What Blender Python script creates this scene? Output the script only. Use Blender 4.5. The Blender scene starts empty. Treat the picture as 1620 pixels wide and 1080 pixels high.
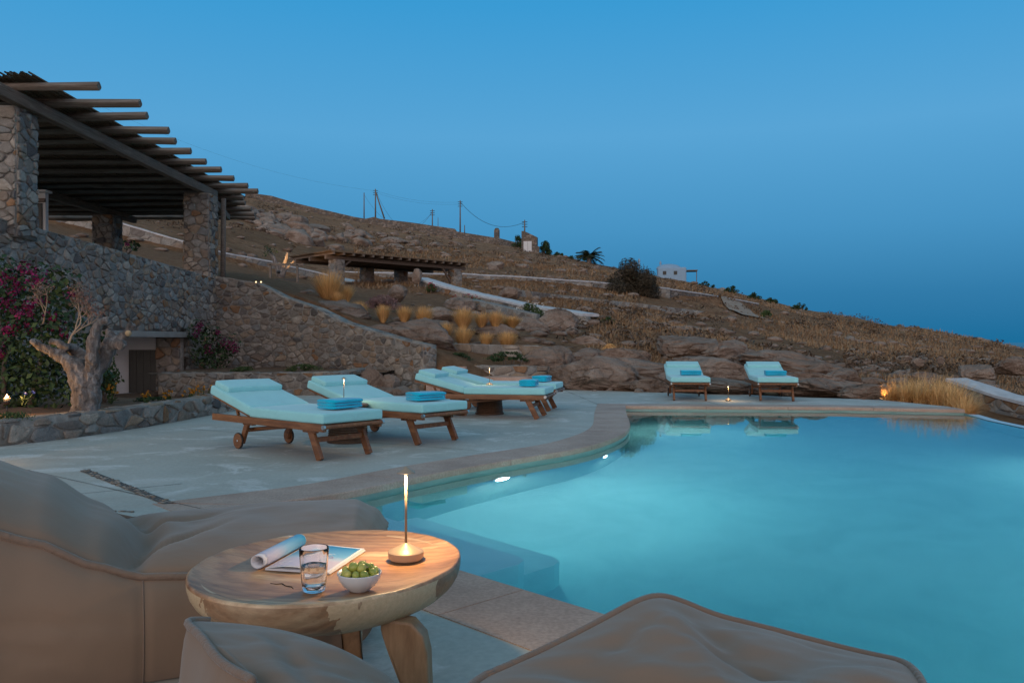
import bpy, bmesh, math, random
from mathutils import Vector, Matrix, noise, Euler
R = math.radians
sc = bpy.context.scene
COL = sc.collection
# ------------------------------------------------------------------ camera
F = 1300.0; CH = 1.1          # focal length in photo pixels (1620 wide), eye height
cam_d = bpy.data.cameras.new('camera'); cam = bpy.data.objects.new('camera', cam_d); COL.objects.link(cam)
cam.location = (0, 0, CH); cam.rotation_euler = (R(90), 0, 0)
cam_d.sensor_width = 36; cam_d.lens = 36*F/1620; cam_d.clip_start = 0.05; cam_d.clip_end = 60000
sc.camera = cam
# ------------------------------------------------------------------ world: dusk sky
w = bpy.data.worlds.new('World'); sc.world = w; w.use_nodes = True
nt = w.node_tree; nt.nodes.clear()
def wn(t, **k):
    n = nt.nodes.new(t)
    for a, b in k.items(): setattr(n, a, b)
    return n
wo = wn('ShaderNodeOutputWorld'); bg = wn('ShaderNodeBackground'); bg2 = wn('ShaderNodeBackground'); wadd = wn('ShaderNodeAddShader')
sky = wn('ShaderNodeTexSky', sky_type='NISHITA', sun_disc=False, sun_elevation=R(1.0), sun_rotation=R(215))
nt.links.new(sky.outputs[0], bg2.inputs[0]); bg2.inputs[1].default_value = 0.006
tc = wn('ShaderNodeTexCoord'); sep = wn('ShaderNodeSeparateXYZ'); nt.links.new(tc.outputs['Generated'], sep.inputs[0])
ramp = wn('ShaderNodeValToRGB'); nt.links.new(sep.outputs[2], ramp.inputs[0])
def setramp(r, pts):
    e = r.color_ramp.elements
    while len(e) < len(pts): e.new(0.5)
    for i, (p, c) in enumerate(pts):
        e[i].position = p; e[i].color = (*c, 1) if len(c) == 3 else c
setramp(ramp, [(0.0, (.010,.157,.335)), (.055, (.022,.198,.41)), (.13, (.055,.288,.555)), (.24, (.095,.375,.68)), (.38, (.040,.33,.67)), (.6, (.10,.32,.52)), (1.0, (.22,.34,.42))])
# afterglow behind the camera
mr = wn('ShaderNodeMapRange'); nt.links.new(sep.outputs[1], mr.inputs[0])
mr.inputs[1].default_value = .25; mr.inputs[2].default_value = -1.0
mr.interpolation_type = 'SMOOTHSTEP'
el = wn('ShaderNodeMapRange'); nt.links.new(sep.outputs[2], el.inputs[0]); el.inputs[1].default_value = .85; el.inputs[2].default_value = 0.0
mul = wn('ShaderNodeMath', operation='MULTIPLY'); nt.links.new(mr.outputs[0], mul.inputs[0]); nt.links.new(el.outputs[0], mul.inputs[1])
mix = wn('ShaderNodeMix', data_type='RGBA', blend_type='ADD'); mix.inputs[0].default_value = 1
glow = wn('ShaderNodeMix', data_type='RGBA'); glow.inputs['A'].default_value = (0,0,0,1); glow.inputs['B'].default_value = (1.3,.72,.42,1)
nt.links.new(mul.outputs[0], glow.inputs[0])
nt.links.new(ramp.outputs[0], mix.inputs['A']); nt.links.new(glow.outputs['Result'], mix.inputs['B'])
nt.links.new(mix.outputs['Result'], bg.inputs[0]); bg.inputs[1].default_value = 0.97
nt.links.new(bg.outputs[0], wadd.inputs[0]); nt.links.new(bg2.outputs[0], wadd.inputs[1]); nt.links.new(wadd.outputs[0], wo.inputs[0])
# faint last light from behind the camera, wide and soft
sd = bpy.data.lights.new('sun', 'SUN'); sd.energy = 0.85; sd.angle = R(50); sd.color = (1, .82, .66)
sun = bpy.data.objects.new('sun', sd); COL.objects.link(sun)
sun.rotation_euler = Vector((.40, .85, -.24)).to_track_quat('-Z', 'Y').to_euler()
sc.view_settings.view_transform = 'Standard'; sc.view_settings.look = 'None'
sc.view_settings.exposure = 0.0; sc.view_settings.gamma = 1.0
sc.cycles.transparent_max_bounces = 24; sc.cycles.max_bounces = 8
sc.cycles.sample_clamp_indirect = 3.0
sc.cycles.caustics_reflective = False; sc.cycles.caustics_refractive = True

# ------------------------------------------------------------------ helpers
def P(px, py, D): return Vector(((px-810)/F*D, D, CH-(py-540)/F*D))
def G(px, py, z=0.0):
    D = (CH-z)*F/(py-540); return Vector(((px-810)/F*D, D, z))
def lerp(a, b, t): return a+(b-a)*t
def tag(o, label, cat=None, group=None, kind=None):
    if label: o['label'] = label
    if cat: o['category'] = cat
    if group: o['group'] = group
    if kind: o['kind'] = kind
    return o
def empty(name, loc=(0,0,0), rz=0.0, label=None, cat=None, group=None):
    o = bpy.data.objects.new(name, None); COL.objects.link(o); o.location = loc; o.rotation_euler = (0,0,rz)
    o.empty_display_size = .1
    return tag(o, label, cat, group)
class MB:
    """collects geometry for ONE mesh object"""
    def __init__(s): s.v=[]; s.f=[]; s.m=[]; s.r=[]; s.rnd=0.5; s.mi=0
    def add(s, vs, fs):
        b=len(s.v); s.v.extend([tuple(x) for x in vs])
        for f in fs: s.f.append([i+b for i in f]); s.m.append(s.mi); s.r.append(s.rnd)
    def box(s, c, d, M=None, bev=0.0):
        x,y,z=[k/2 for k in d]; c=Vector(c)
        if bev<=0:
            vs=[Vector((a*x,b*y,e*z)) for a in(-1,1) for b in(-1,1) for e in(-1,1)]
            fs=[(0,1,3,2),(4,6,7,5),(0,4,5,1),(2,3,7,6),(0,2,6,4),(1,5,7,3)]
        else:
            bm=bmesh.new(); bmesh.ops.create_cube(bm,size=1)
            for v in bm.verts: v.co=Vector((v.co.x*d[0],v.co.y*d[1],v.co.z*d[2]))
            bmesh.ops.bevel(bm,geom=bm.edges[:],offset=bev,segments=3,profile=.6,affect='EDGES')
            bm.verts.index_update(); vs=[v.co.copy() for v in bm.verts]; fs=[[v.index for v in f.verts] for f in bm.faces]; bm.free()
        if M is not None: vs=[M@v for v in vs]
        s.add([v+c for v in vs],fs)
    def beam(s,a,b,w,h,up=Vector((0,0,1)),bev=0.0):
        a=Vector(a);b=Vector(b);d=(b-a);L=d.length;d.normalize();x=d.cross(up)
        if x.length<1e-4: x=Vector((1,0,0))
        x.normalize();u=x.cross(d).normalized()
        M=Matrix((x,d,u)).transposed()
        s.box((a+b)/2,(w,L,h),M,bev)
    def tube(s,pts,rad,n=8,cap=True,sq=False):
        pts=[Vector(p) for p in pts]; k=len(pts)
        if not hasattr(rad,'__len__'): rad=[rad]*k
        rings=[];prev=None
        for i,p in enumerate(pts):
            t=(pts[min(i+1,k-1)]-pts[max(i-1,0)])
            if t.length<1e-9: t=Vector((0,0,1))
            t.normalize()
            if prev is None:
                a=t.orthogonal().normalized()
            else:
                a=prev-t*prev.dot(t)
                a=a.normalized() if a.length>1e-6 else t.orthogonal().normalized()
            prev=a;b=t.cross(a)
            rings.append([p+(a*math.cos(2*math.pi*j/n)+b*math.sin(2*math.pi*j/n))*rad[i]*(1 if not sq else min(1.22,1/max(abs(math.cos(2*math.pi*j/n)),abs(math.sin(2*math.pi*j/n))))) for j in range(n)])
        vs=[v for r in rings for v in r]; fs=[]
        for i in range(k-1):
            for j in range(n): fs.append((i*n+j,i*n+(j+1)%n,(i+1)*n+(j+1)%n,(i+1)*n+j))
        if cap: fs.append(list(range(n))[::-1]); fs.append([(k-1)*n+j for j in range(n)])
        s.add(vs,fs)
    def lathe(s,prof,c=(0,0,0),n=40,close=False,sx=1,sy=1):
        c=Vector(c); k=len(prof); vs=[];fs=[]
        for r,z in prof:
            for j in range(n): a=2*math.pi*j/n; vs.append(c+Vector((r*math.cos(a)*sx,r*math.sin(a)*sy,z)))
        rng=k if close else k-1
        for i in range(rng):
            for j in range(n): fs.append((i*n+j,i*n+(j+1)%n,((i+1)%k)*n+(j+1)%n,((i+1)%k)*n+j))
        if not close:
            if prof[0][0]>1e-5: fs.append(list(range(n))[::-1])
            if prof[-1][0]>1e-5: fs.append([(k-1)*n+j for j in range(n)])
        s.add(vs,fs)
    def grid(s,fn,nu,nv,wrapu=False):
        vs=[fn(i,j) for i in range(nu) for j in range(nv)];fs=[]
        for i in range(nu if wrapu else nu-1):
            for j in range(nv-1): fs.append((i*nv+j,((i+1)%nu)*nv+j,((i+1)%nu)*nv+j+1,i*nv+j+1))
        s.add(vs,fs)
    def build(s,name,mats,parent=None,smooth=True,loc=None,subsurf=0,sharp=None,link=True):
        me=bpy.data.meshes.new(name); me.from_pydata(s.v,[],s.f)
        if not isinstance(mats,(list,tuple)): mats=[mats]
        for m in mats: me.materials.append(m)
        me.polygons.foreach_set('material_index',s.m)
        me.polygons.foreach_set('use_smooth',[smooth]*len(s.f))
        at=me.attributes.new('rnd','FLOAT','FACE'); at.data.foreach_set('value',s.r)
        me.update()
        bm=bmesh.new(); bm.from_mesh(me); 
        if sharp is not None:
            bmesh.ops.remove_doubles(bm,verts=bm.verts,dist=1e-5)
            for e in bm.edges:
                if len(e.link_faces)==2 and e.calc_face_angle(0)>R(sharp): e.smooth=False
        if len(bm.faces)<60000: bmesh.ops.recalc_face_normals(bm,faces=bm.faces)
        bm.to_mesh(me); bm.free()
        o=bpy.data.objects.new(name,me)
        if link: COL.objects.link(o)
        if parent: o.parent=parent
        if loc is not None: o.location=loc
        if subsurf:
            md=o.modifiers.new('sub','SUBSURF'); md.levels=subsurf; md.render_levels=subsurf
        return o
def copy_thing(src, loc, rz, label, group=None, scale=None):
    c=src.copy(); COL.objects.link(c); c.location=loc; c.rotation_euler=(0,0,rz); c['label']=label
    if group: c['group']=group
    if scale: c.scale=(scale,)*3 if not hasattr(scale,'__len__') else scale
    def rec(a,b):
        for ch in list(a.children):
            if ch is b: continue
            d=ch.copy(); COL.objects.link(d); d.parent=b; rec(ch,d)
    rec(src,c)
    return c

# ------------------------------------------------------------------ materials
class NT:
    def __init__(s,name):
        s.m=bpy.data.materials.new(name); s.m.use_nodes=True; s.t=s.m.node_tree; s.b=s.t.nodes['Principled BSDF']; s.out=s.t.nodes['Material Output']
        s.co=None
    def n(s,t,ins=None,**k):
        x=s.t.nodes.new(t)
        for a,b in k.items(): setattr(x,a,b)
        if ins:
            for a,b in ins.items():
                if isinstance(b,bpy.types.NodeSocket): s.t.links.new(b,x.inputs[a])
                else: x.inputs[a].default_value=b
        return x
    def coord(s,kind='Object',scale=(1,1,1)):
        c=s.n('ShaderNodeTexCoord'); o=c.outputs[kind]
        if scale!=(1,1,1): o=s.n('ShaderNodeMapping',{'Vector':o,'Scale':scale}).outputs[0]
        return o
    def noise(s,sc,det=5,rough=.55,v=None,dist=0.0,scale=(1,1,1)):
        if v is None: v=s.coord(scale=scale)
        return s.n('ShaderNodeTexNoise',{'Vector':v,'Scale':sc,'Detail':det,'Roughness':rough,'Distortion':dist}).outputs['Fac']
    def ramp(s,f,pts,interp='LINEAR'):
        r=s.n('ShaderNodeValToRGB',{'Fac':f}); r.color_ramp.interpolation=interp; setramp(r,pts); return r.outputs[0]
    def mix(s,f,a,b,bt='MIX'):
        x=s.n('ShaderNodeMix',data_type='RGBA',blend_type=bt)
        for k,v in (('Factor',f),('A',a),('B',b)):
            if k=='Factor': inp=x.inputs[0]
            else: inp=x.inputs[k]
            if isinstance(v,bpy.types.NodeSocket): s.t.links.new(v,inp)
            else: inp.default_value=v if k=='Factor' else (*v,1)[:4]
        return x.outputs['Result']
    def math(s,op,a,b=0.5):
        x=s.n('ShaderNodeMath',operation=op)
        for i,v in enumerate((a,b)):
            if isinstance(v,bpy.types.NodeSocket): s.t.links.new(v,x.inputs[i])
            else: x.inputs[i].default_value=v
        return x.outputs[0]
    def bump(s,h,st=.4,dist=.02,prev=None):
        b=s.n('ShaderNodeBump',{'Height':h,'Strength':st,'Distance':dist})
        if prev is not None: s.t.links.new(prev,b.inputs['Normal'])
        return b.outputs[0]
    def fin(s,col=None,rough=None,norm=None,**k):
        for key,v in (('Base Color',col),('Roughness',rough),('Normal',norm)):
            if v is None: continue
            if isinstance(v,bpy.types.NodeSocket): s.t.links.new(v,s.b.inputs[key])
            else: s.b.inputs[key].default_value=(*v,1) if key=='Base Color' else v
        for key,v in k.items(): s.b.inputs[key.replace('_',' ')].default_value=v
        return s.m
M={}
def simple(name,col,rough=.6,nsc=None,var=.15,bst=0.0,bsc=40,**k):
    t=NT(name)
    if nsc:
        f=t.noise(nsc); c=t.ramp(f,[(.25,[x*(1-var) for x in col]),(.75,[x*(1+var) for x in col])])
    else: c=col
    nn=t.bump(t.noise(bsc),bst,.01) if bst else None
    M[name]=t.fin(c,rough,nn,**k); return M[name]
# rubble stone, one colour per stone from the face attribute
def stone_mat(name,pal,spk=.5):
    t=NT(name); a=t.n('ShaderNodeAttribute',attribute_name='rnd'); c=t.ramp(a.outputs['Fac'],pal,'CONSTANT')
    n1=t.noise(7,6,.7); n2=t.noise(60,5,.75)
    c=t.mix(spk,c,t.ramp(n1,[(.3,(.35,.32,.3)),(.7,(1.25,1.25,1.25))]),'MULTIPLY')
    c=t.mix(.55,c,t.ramp(n2,[(.3,(.5,.5,.5)),(.7,(1.35,1.35,1.35))]),'MULTIPLY')
    lich=t.ramp(t.noise(3.1,8,.75),[(.56,(0,0,0)),(.66,(1,1,1))]); c=t.mix(t.math('MULTIPLY',lich,.45),c,(.30,.30,.28))
    nn=t.bump(n2,.7,.012,t.bump(n1,.8,.05))
    M[name]=t.fin(c,.92,nn,Specular_IOR_Level=.2)
stone_mat('rubble',[(0,(.31,.27,.225)),(.14,(.27,.25,.22)),(.26,(.35,.275,.20)),(.37,(.20,.18,.16)),(.48,(.42,.375,.315)),(.6,(.28,.225,.175)),(.68,(.25,.255,.245)),(.78,(.36,.33,.29)),(.86,(.31,.185,.105)),(.91,(.33,.32,.29)),(.96,(.14,.135,.13))])
stone_mat('dry_stone',[(0,(.20,.165,.13)),(.2,(.16,.13,.105)),(.4,(.25,.21,.17)),(.6,(.13,.12,.11)),(.8,(.22,.17,.12))])
t=NT('mortar'); M['mortar']=t.fin(t.ramp(t.noise(9),[(.3,(.16,.145,.125)),(.7,(.34,.315,.275))]),.95,t.bump(t.noise(45),.6,.02))
# terrace: trowelled cement with pale worn patches
t=NT('terrace_cement')
v=t.coord(scale=(1,1,1))
n1=t.noise(.55,7,.62,v,.4); n2=t.noise(1.7,9,.72,t.coord(scale=(.85,1.1,1)),.9); n3=t.noise(30,4,.6,v)
c=t.ramp(n1,[(.3,(.35,.345,.30)),(.55,(.45,.44,.38)),(.75,(.52,.50,.44))])
c=t.mix(t.ramp(n2,[(.52,(0,0,0)),(.60,(1,1,1))]),c,(.58,.575,.53))
c=t.mix(t.math('MULTIPLY',t.ramp(t.noise(1.1,9,.75,v,1.0),[(.5,(0,0,0)),(.68,(1,1,1))]),.55),c,(.40,.345,.285))
c=t.mix(.5,c,t.ramp(n3,[(.3,(.75,.75,.75)),(.7,(1.15,1.15,1.15))]),'MULTIPLY')
M['terrace_cement']=t.fin(c,t.ramp(n2,[(.3,(.55,.55,.55)),(.7,(.8,.8,.8))]),t.bump(n2,.25,.01,t.bump(n3,.12,.004)))
t=NT('coping_stone'); n1=t.noise(1.6,7,.65); n2=t.noise(55,5,.7)
c=t.ramp(n1,[(.3,(.36,.24,.18)),(.5,(.46,.32,.245)),(.72,(.54,.41,.33))])
c=t.mix(.6,c,t.ramp(n2,[(.32,(.62,.6,.58)),(.62,(1.15,1.15,1.15))]),'MULTIPLY')
M['coping_stone']=t.fin(c,.72,t.bump(n2,.35,.006))
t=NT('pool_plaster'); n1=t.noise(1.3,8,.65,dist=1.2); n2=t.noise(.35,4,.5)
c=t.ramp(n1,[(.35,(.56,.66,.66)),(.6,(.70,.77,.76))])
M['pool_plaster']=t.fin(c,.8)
t=NT('pool_wall'); M['pool_wall']=t.fin(t.ramp(t.noise(2.0,7,.65),[(.35,(.24,.36,.33)),(.65,(.34,.46,.42))]),.8)  # dark green reflection of the terrace side put into the wall colour
# teak, weathered timber, table wood
def wood(name,cols,stretch,sc,rough=.5,bst=.25):
    t=NT(name); v=t.coord(scale=stretch); n=t.noise(sc,7,.62,v,.6); n2=t.noise(sc*7,4,.6,v)
    c=t.ramp(n,[(.3,cols[0]),(.5,cols[1]),(.72,cols[2])]); c=t.mix(.45,c,t.ramp(n2,[(.3,(.55,.55,.55)),(.7,(1.2,1.2,1.2))]),'MULTIPLY')
    M[name]=t.fin(c,rough,t.bump(n2,bst,.003)); return M[name]
wood('honey_wood',[(.24,.125,.06),(.36,.20,.10),(.46,.28,.15)],(2.5,2.5,.5),4,.5)
wood('teak',[(.12,.045,.016),(.20,.083,.032),(.30,.135,.055)],(1.2,9,9),3,.5)
wood('grey_timber',[(.10,.075,.055),(.17,.135,.105),(.26,.22,.185)],(.6,9,9),3,.85,.6)
wood('grey_timber_long',[(.10,.072,.05),(.16,.12,.09),(.24,.19,.15)],(9,.6,9),3,.85,.6)
t=NT('table_wood'); co=t.coord()
mp=t.n('ShaderNodeMapping',{'Vector':co,'Location':(.35,.1,.2),'Rotation':(.1,.2,.5),'Scale':(1,2.6,1.6)}).outputs[0]
wv=t.n('ShaderNodeTexWave',{'Vector':mp,'Scale':5.5,'Distortion':7.0,'Detail':5,'Detail Scale':1.3,'Detail Roughness':.65},wave_type='RINGS').outputs['Fac']
n1=t.noise(1.7,6,.6,mp,.8); fine=t.noise(60,4,.7,t.n('ShaderNodeMapping',{'Vector':co,'Rotation':(0,0,.5),'Scale':(.25,3,2)}).outputs[0])
c=t.ramp(n1,[(.30,(.18,.085,.042)),(.43,(.38,.20,.10)),(.56,(.46,.27,.14)),(.63,(.62,.45,.27))])
c=t.mix(.45,c,t.ramp(wv,[(.1,(.62,.58,.54)),(.6,(1.1,1.1,1.1))]),'MULTIPLY'); c=t.mix(.5,c,t.ramp(fine,[(.3,(.6,.6,.6)),(.7,(1.25,1.25,1.25))]),'MULTIPLY')
sx=t.n('ShaderNodeSeparateXYZ',{'Vector':co}); wob=t.math('MULTIPLY',t.math('SUBTRACT',t.noise(4,4,.6,co,.8),.5),.35); xd=t.math('ADD',sx.outputs[0],wob)
lft=t.math('LESS_THAN',xd,-.25); rgt=t.math('GREATER_THAN',xd,.13); rgt2=t.math('LESS_THAN',xd,.31); sap=t.math('MAXIMUM',lft,t.math('MULTIPLY',rgt,rgt2)); rad=t.math('SQRT',t.math('ADD',t.math('POWER',sx.outputs[0],2.0),t.math('POWER',sx.outputs[1],2.0)),0.0); side=t.math('MAXIMUM',t.math('MULTIPLY',t.math('GREATER_THAN',rad,.374),t.math('LESS_THAN',sx.outputs[2],.424)),t.math('LESS_THAN',sx.outputs[2],.395)); low=t.math('GREATER_THAN',sx.outputs[2],.33)
side=t.math('MULTIPLY',side,low)
c=t.mix(t.math('MULTIPLY',t.math('MULTIPLY',sap,side),.75),t.mix(t.math('MULTIPLY',side,.45),c,(.13,.062,.03)),t.mix(.5,(.66,.50,.30),t.ramp(fine,[(.3,(.45,.32,.18)),(.7,(.72,.56,.36))])))
M['table_wood']=t.fin(c,.42,t.bump(fine,.25,.002,t.bump(wv,.15,.003)))
def fabric(name,col,rough=.9,wr=.0,wsc=3.0,var=.1,weave=900):
    t=NT(name); n=t.noise(4,5,.6); c=t.ramp(n,[(.3,[x*(1-var) for x in col]),(.7,[x*(1+var) for x in col])])
    f=t.noise(weave,2,.5); nn=t.bump(f,.12,.001)
    if wr: nn=t.bump(t.noise(wsc,3,.5,dist=.8,scale=(1,1.6,1)),wr,.05,nn)
    M[name]=t.fin(c,rough,nn,Sheen_Weight=.25,Sheen_Roughness=.5,Specular_IOR_Level=.2)
fabric('cushion',(.30,.66,.68),.85,.22,6,.04)
fabric('towel',(.006,.46,.66),.95,.25,22,.12,350)
fabric('beanbag',(.235,.160,.108),.8,.14,2.6,.05)
fabric('beanbag_pipe',(.215,.150,.108),.8,.2,30,.06)
simple('wicker',(.085,.045,.022),.6,30,.4,.8,90)
simple('white_paint',(.62,.64,.64),.7,3,.08,.15,20)
simple('limewash',(.50,.50,.50),.9,6,.22,.5,14)
simple('recess_plaster',(.62,.64,.66),.8,2,.1)
simple('dark_door',(.022,.026,.024),.5,10,.2)
simple('dark_metal',(.03,.03,.03),.45)
simple('rubber',(.02,.018,.016),.6)
simple('steel',(.55,.55,.55),.3,Metallic=1.0)
simple('lamp_metal',(.40,.30,.21),.45,None,Metallic=.35); simple('lamp_stem',(.20,.145,.10),.5)
t=NT('bark'); v=t.coord(scale=(1,1,.28)); n1=t.noise(11,7,.7,v,.8); n2=t.noise(45,5,.75,v)
c=t.ramp(n1,[(.3,(.075,.062,.053)),(.5,(.19,.165,.148)),(.68,(.38,.355,.335))]); c=t.mix(.6,c,t.ramp(n2,[(.3,(.5,.5,.5)),(.7,(1.3,1.3,1.3))]),'MULTIPLY')
M['bark']=t.fin(c,.95,t.bump(n2,.9,.02,t.bump(n1,1.0,.06)))
simple('villa_haze_paint',(.25,.38,.50),.8,3,.08)  # white villa with the blue haze of distance mixed into its colour
simple('cut_wood',(.42,.30,.17),.8,20,.2)
simple('twig',(.30,.24,.18),.9)
simple('straw_mat',(.17,.115,.07),.95,40,.5,.9,120)
t=NT('soil'); c=t.ramp(t.noise(2.5,8,.7),[(.3,(.11,.062,.036)),(.6,(.20,.118,.068)),(.75,(.26,.175,.11))]); M['soil']=t.fin(c,.97,t.bump(t.noise(28,6,.7),.8,.04))
# granite boulders
t=NT('granite'); v=t.coord('Object'); gi=t.n('ShaderNodeObjectInfo').outputs['Random']
geo=t.n('ShaderNodeNewGeometry').outputs['Position']
n0=t.noise(.5,8,.62,geo); n1=t.noise(1.5,9,.7,geo,.5); n2=t.noise(28,5,.75,geo)
c=t.ramp(n1,[(.28,(.15,.113,.088)),(.45,(.29,.225,.18)),(.6,(.38,.31,.255)),(.75,(.48,.42,.37))])
c=t.mix(.55,c,t.ramp(n2,[(.3,(.55,.53,.5)),(.7,(1.35,1.32,1.3))]),'MULTIPLY')
c=t.mix(t.math('MULTIPLY',t.ramp(n0,[(.45,(0,0,0)),(.62,(1,1,1))]),.5),c,(.20,.135,.095))
ck=t.n('ShaderNodeTexVoronoi',{'Vector':t.n('ShaderNodeMapping',{'Vector':geo,'Scale':(.55,.7,1.5),'Rotation':(.2,.3,.1)}).outputs[0],'Scale':.9,'Randomness':1.0},feature='DISTANCE_TO_EDGE').outputs['Distance']
ckr=t.ramp(ck,[(.0,(0,0,0)),(.03,(1,1,1))])
M['granite']=t.fin(c,.93,t.bump(n2,.9,.03,t.bump(n1,1.0,.22,t.bump(ckr,.6,.12))),Specular_IOR_Level=.2)
# hillside
t=NT('hillside'); g=t.n('ShaderNodeNewGeometry').outputs['Position']
n1=t.noise(.09,9,.68,g,.5); n2=t.noise(.8,9,.85,g,.8); n3=t.noise(3.5,7,.8,g)
c=t.ramp(n2,[(.30,(.14,.072,.040)),(.43,(.32,.17,.092)),(.55,(.48,.275,.15)),(.68,(.62,.44,.29))])
c=t.mix(t.math('MULTIPLY',t.ramp(n1,[(.42,(0,0,0)),(.58,(1,1,1))]),.6),c,(.27,.155,.08))
c=t.mix(.7,c,t.ramp(n3,[(.3,(.45,.45,.45)),(.65,(1.35,1.35,1.35))]),'MULTIPLY')
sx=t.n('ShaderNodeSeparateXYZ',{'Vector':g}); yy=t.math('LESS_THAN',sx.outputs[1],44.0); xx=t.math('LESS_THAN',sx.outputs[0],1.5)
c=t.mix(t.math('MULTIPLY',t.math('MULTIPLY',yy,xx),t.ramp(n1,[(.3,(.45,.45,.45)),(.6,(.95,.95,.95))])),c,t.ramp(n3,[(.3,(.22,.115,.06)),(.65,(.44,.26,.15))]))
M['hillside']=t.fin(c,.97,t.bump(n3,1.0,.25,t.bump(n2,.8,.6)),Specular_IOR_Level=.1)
# far rubble walls by texture (cells are under three pixels there)
t=NT('far_wall'); g=t.n('ShaderNodeNewGeometry').outputs['Position']; mpp=t.n('ShaderNodeMapping',{'Vector':g,'Scale':(1.6,1.6,3.0)}).outputs[0]
vo=t.n('ShaderNodeTexVoronoi',{'Vector':mpp,'Scale':1.3}); ve=t.n('ShaderNodeTexVoronoi',{'Vector':mpp,'Scale':1.3},feature='DISTANCE_TO_EDGE')
sepc=t.n('ShaderNodeSeparateColor',{'Color':vo.outputs['Color']}).outputs[0]
c=t.ramp(sepc,[(0,(.15,.125,.10)),(.3,(.22,.18,.145)),(.5,(.13,.12,.11)),(.7,(.26,.225,.19)),(.85,(.17,.13,.10))],'CONSTANT')
c=t.mix(t.ramp(ve.outputs['Distance'],[(0,(1,1,1)),(.07,(0,0,0))]),c,(.05,.04,.03))
M['far_wall']=t.fin(c,.95,t.bump(ve.outputs['Distance'],.8,.15))
def leaf(name,a,b,rough=.6,tr=.0):
    t=NT(name); r=t.n('ShaderNodeAttribute',attribute_name='rnd').outputs['Fac']
    M[name]=t.fin(t.ramp(r,[(0,a),(1,b)]),rough,Specular_IOR_Level=.3)
leaf('leaf_dark',(.012,.03,.010),(.045,.085,.025)); leaf('leaf_mid',(.03,.06,.018),(.09,.13,.04))
leaf('bract',(.07,.002,.028),(.22,.007,.085)); leaf('gold_grass',(.50,.27,.085),(.95,.60,.26)); leaf('dry_grass',(.20,.115,.055),(.46,.29,.15))
leaf('scrub',(.05,.034,.022),(.17,.115,.07)); leaf('tamarisk',(.03,.026,.016),(.085,.068,.042)); leaf('palm_leaf',(.02,.03,.014),(.07,.08,.035))
leaf('white_petal',(.6,.6,.55),(.8,.8,.75)); leaf('red_petal',(.25,.01,.02),(.4,.03,.06)); leaf('orange_petal',(.5,.17,.01),(.6,.3,.02)); leaf('blue_petal',(.09,.12,.4),(.18,.2,.5))
leaf('pink_heather',(.20,.11,.10),(.34,.21,.19)); leaf('seed_haze',(.16,.085,.065),(.27,.16,.13))
def emis(name,col,st):
    t=NT(name); t.fin((.8,.8,.8),.5); t.b.inputs['Emission Color'].default_value=(*col,1); t.b.inputs['Emission Strength'].default_value=st; M[name]=t.m
emis('lamp_glow',(1,.66,.28),3); emis('pool_glow',(.85,.97,1),9); emis('spot_glow',(1,.42,.10),3)
PL=72; LP=14; SP=.5; LEGS=((-6,(.0,-.21)),(92,(.02,0)),(196,(.0,-.02)))
# ------------------------------------------------------------------ terrain
# each column: photo x, then (depth, photo y) of the ground along it
COLS = [
 (-3000,[(26.4,442),(27,440),(28.5,436),(30,430),(36,385),(36.6,384),(40,365),(41,362),(45.6,350),(46.4,335),(165,190)]),
 (-300,[(27,442),(28,440),(29.5,433),(31,425),(36,385),(36.6,384),(40,366),(41,362),(45.6,352),(46.4,336),(165,235)]),
 (80,[(27,442),(28,440),(29.5,433),(31,425),(36,388),(36.6,386),(40,370),(41,366),(44.7,356),(45.4,341),(165,256)]),
 (290,[(26.2,442),(27,440),(28.5,436),(30,430),(36,414),(36.6,413),(40,406),(41,404),(44.7,400),(45.4,386),(168,296)]),
 (400,[(22.6,446),(24,444),(26,443),(27,442),(38,434),(38.6,433),(42,430),(43,429),(47.6,426),(48.4,410),(168,314)]),
 (500,[(21.5,480),(22.5,476),(24,470),(25,466),(38,452),(39,451),(42,449),(43,448),(50.6,446),(51.4,433),(168,338)]),
 (600,[(20.4,525),(21,520),(25,500),(34,475),(40,460),(41,458),(45,453),(46,452),(53.6,447),(54.4,433),(168,357)]),
 (690,[(18.8,580),(19.2,556),(22,538),(30,490),(41.2,464),(42,452),(45,451),(46,449),(53.6,448),(54.4,434),(168,372)]),
 (800,[(18.8,612),(19.5,600),(20.8,562),(25,530),(36.6,495),(37.4,480),(45.3,467),(46.1,458),(55.8,452),(56.6,439),(166,388)]),
 (900,[(18.6,622),(19.5,606),(23.5,556),(28,532),(33.6,510),(34.4,497),(49.3,479),(50.1,469),(58.2,457),(59,445),(150,408)]),
 (1000,[(18,622),(19.5,606),(23.5,568),(30,532),(34,516),(36,512),(53.6,490),(54.4,480),(61.6,464),(62.4,453),(132,431)]),
 (1100,[(17.4,626),(19,610),(23.5,578),(30,545),(36,528),(38,524),(59,501),(59.8,491),(68.6,475),(69.4,465),(120,448)]),
 (1250,[(16.6,632),(18.5,616),(23,590),(28,574),(34,562),(40,549),(55,524),(60,518),(75,504),(80,498),(110,484)]),
 (1400,[(15.6,641),(17.5,628),(22,604),(26,592),(32,579),(38,569),(48,549),(55,541),(70,528),(78,522),(92,513)]),
 (1500,[(14.2,655),(16,640),(22,608),(26,599),(32,583),(38,574),(48,557),(55,550),(64,541),(70,536),(82,527)]),
 (1620,[(12.4,690),(14,668),(18,640),(24,610),(30,598),(36,588),(42,577),(50,568),(58,561),(65,557),(75,550)]),
 (1900,[(9,760),(14,700),(20,660),(24,640),(30,628),(36,618),(42,608),(50,602),(58,598),(65,595),(70,592)]),
 (5000,[(5,1100),(14,900),(20,830),(24,800),(30,770),(36,750),(42,738),(50,725),(58,712),(65,706),(70,700)])]
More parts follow.
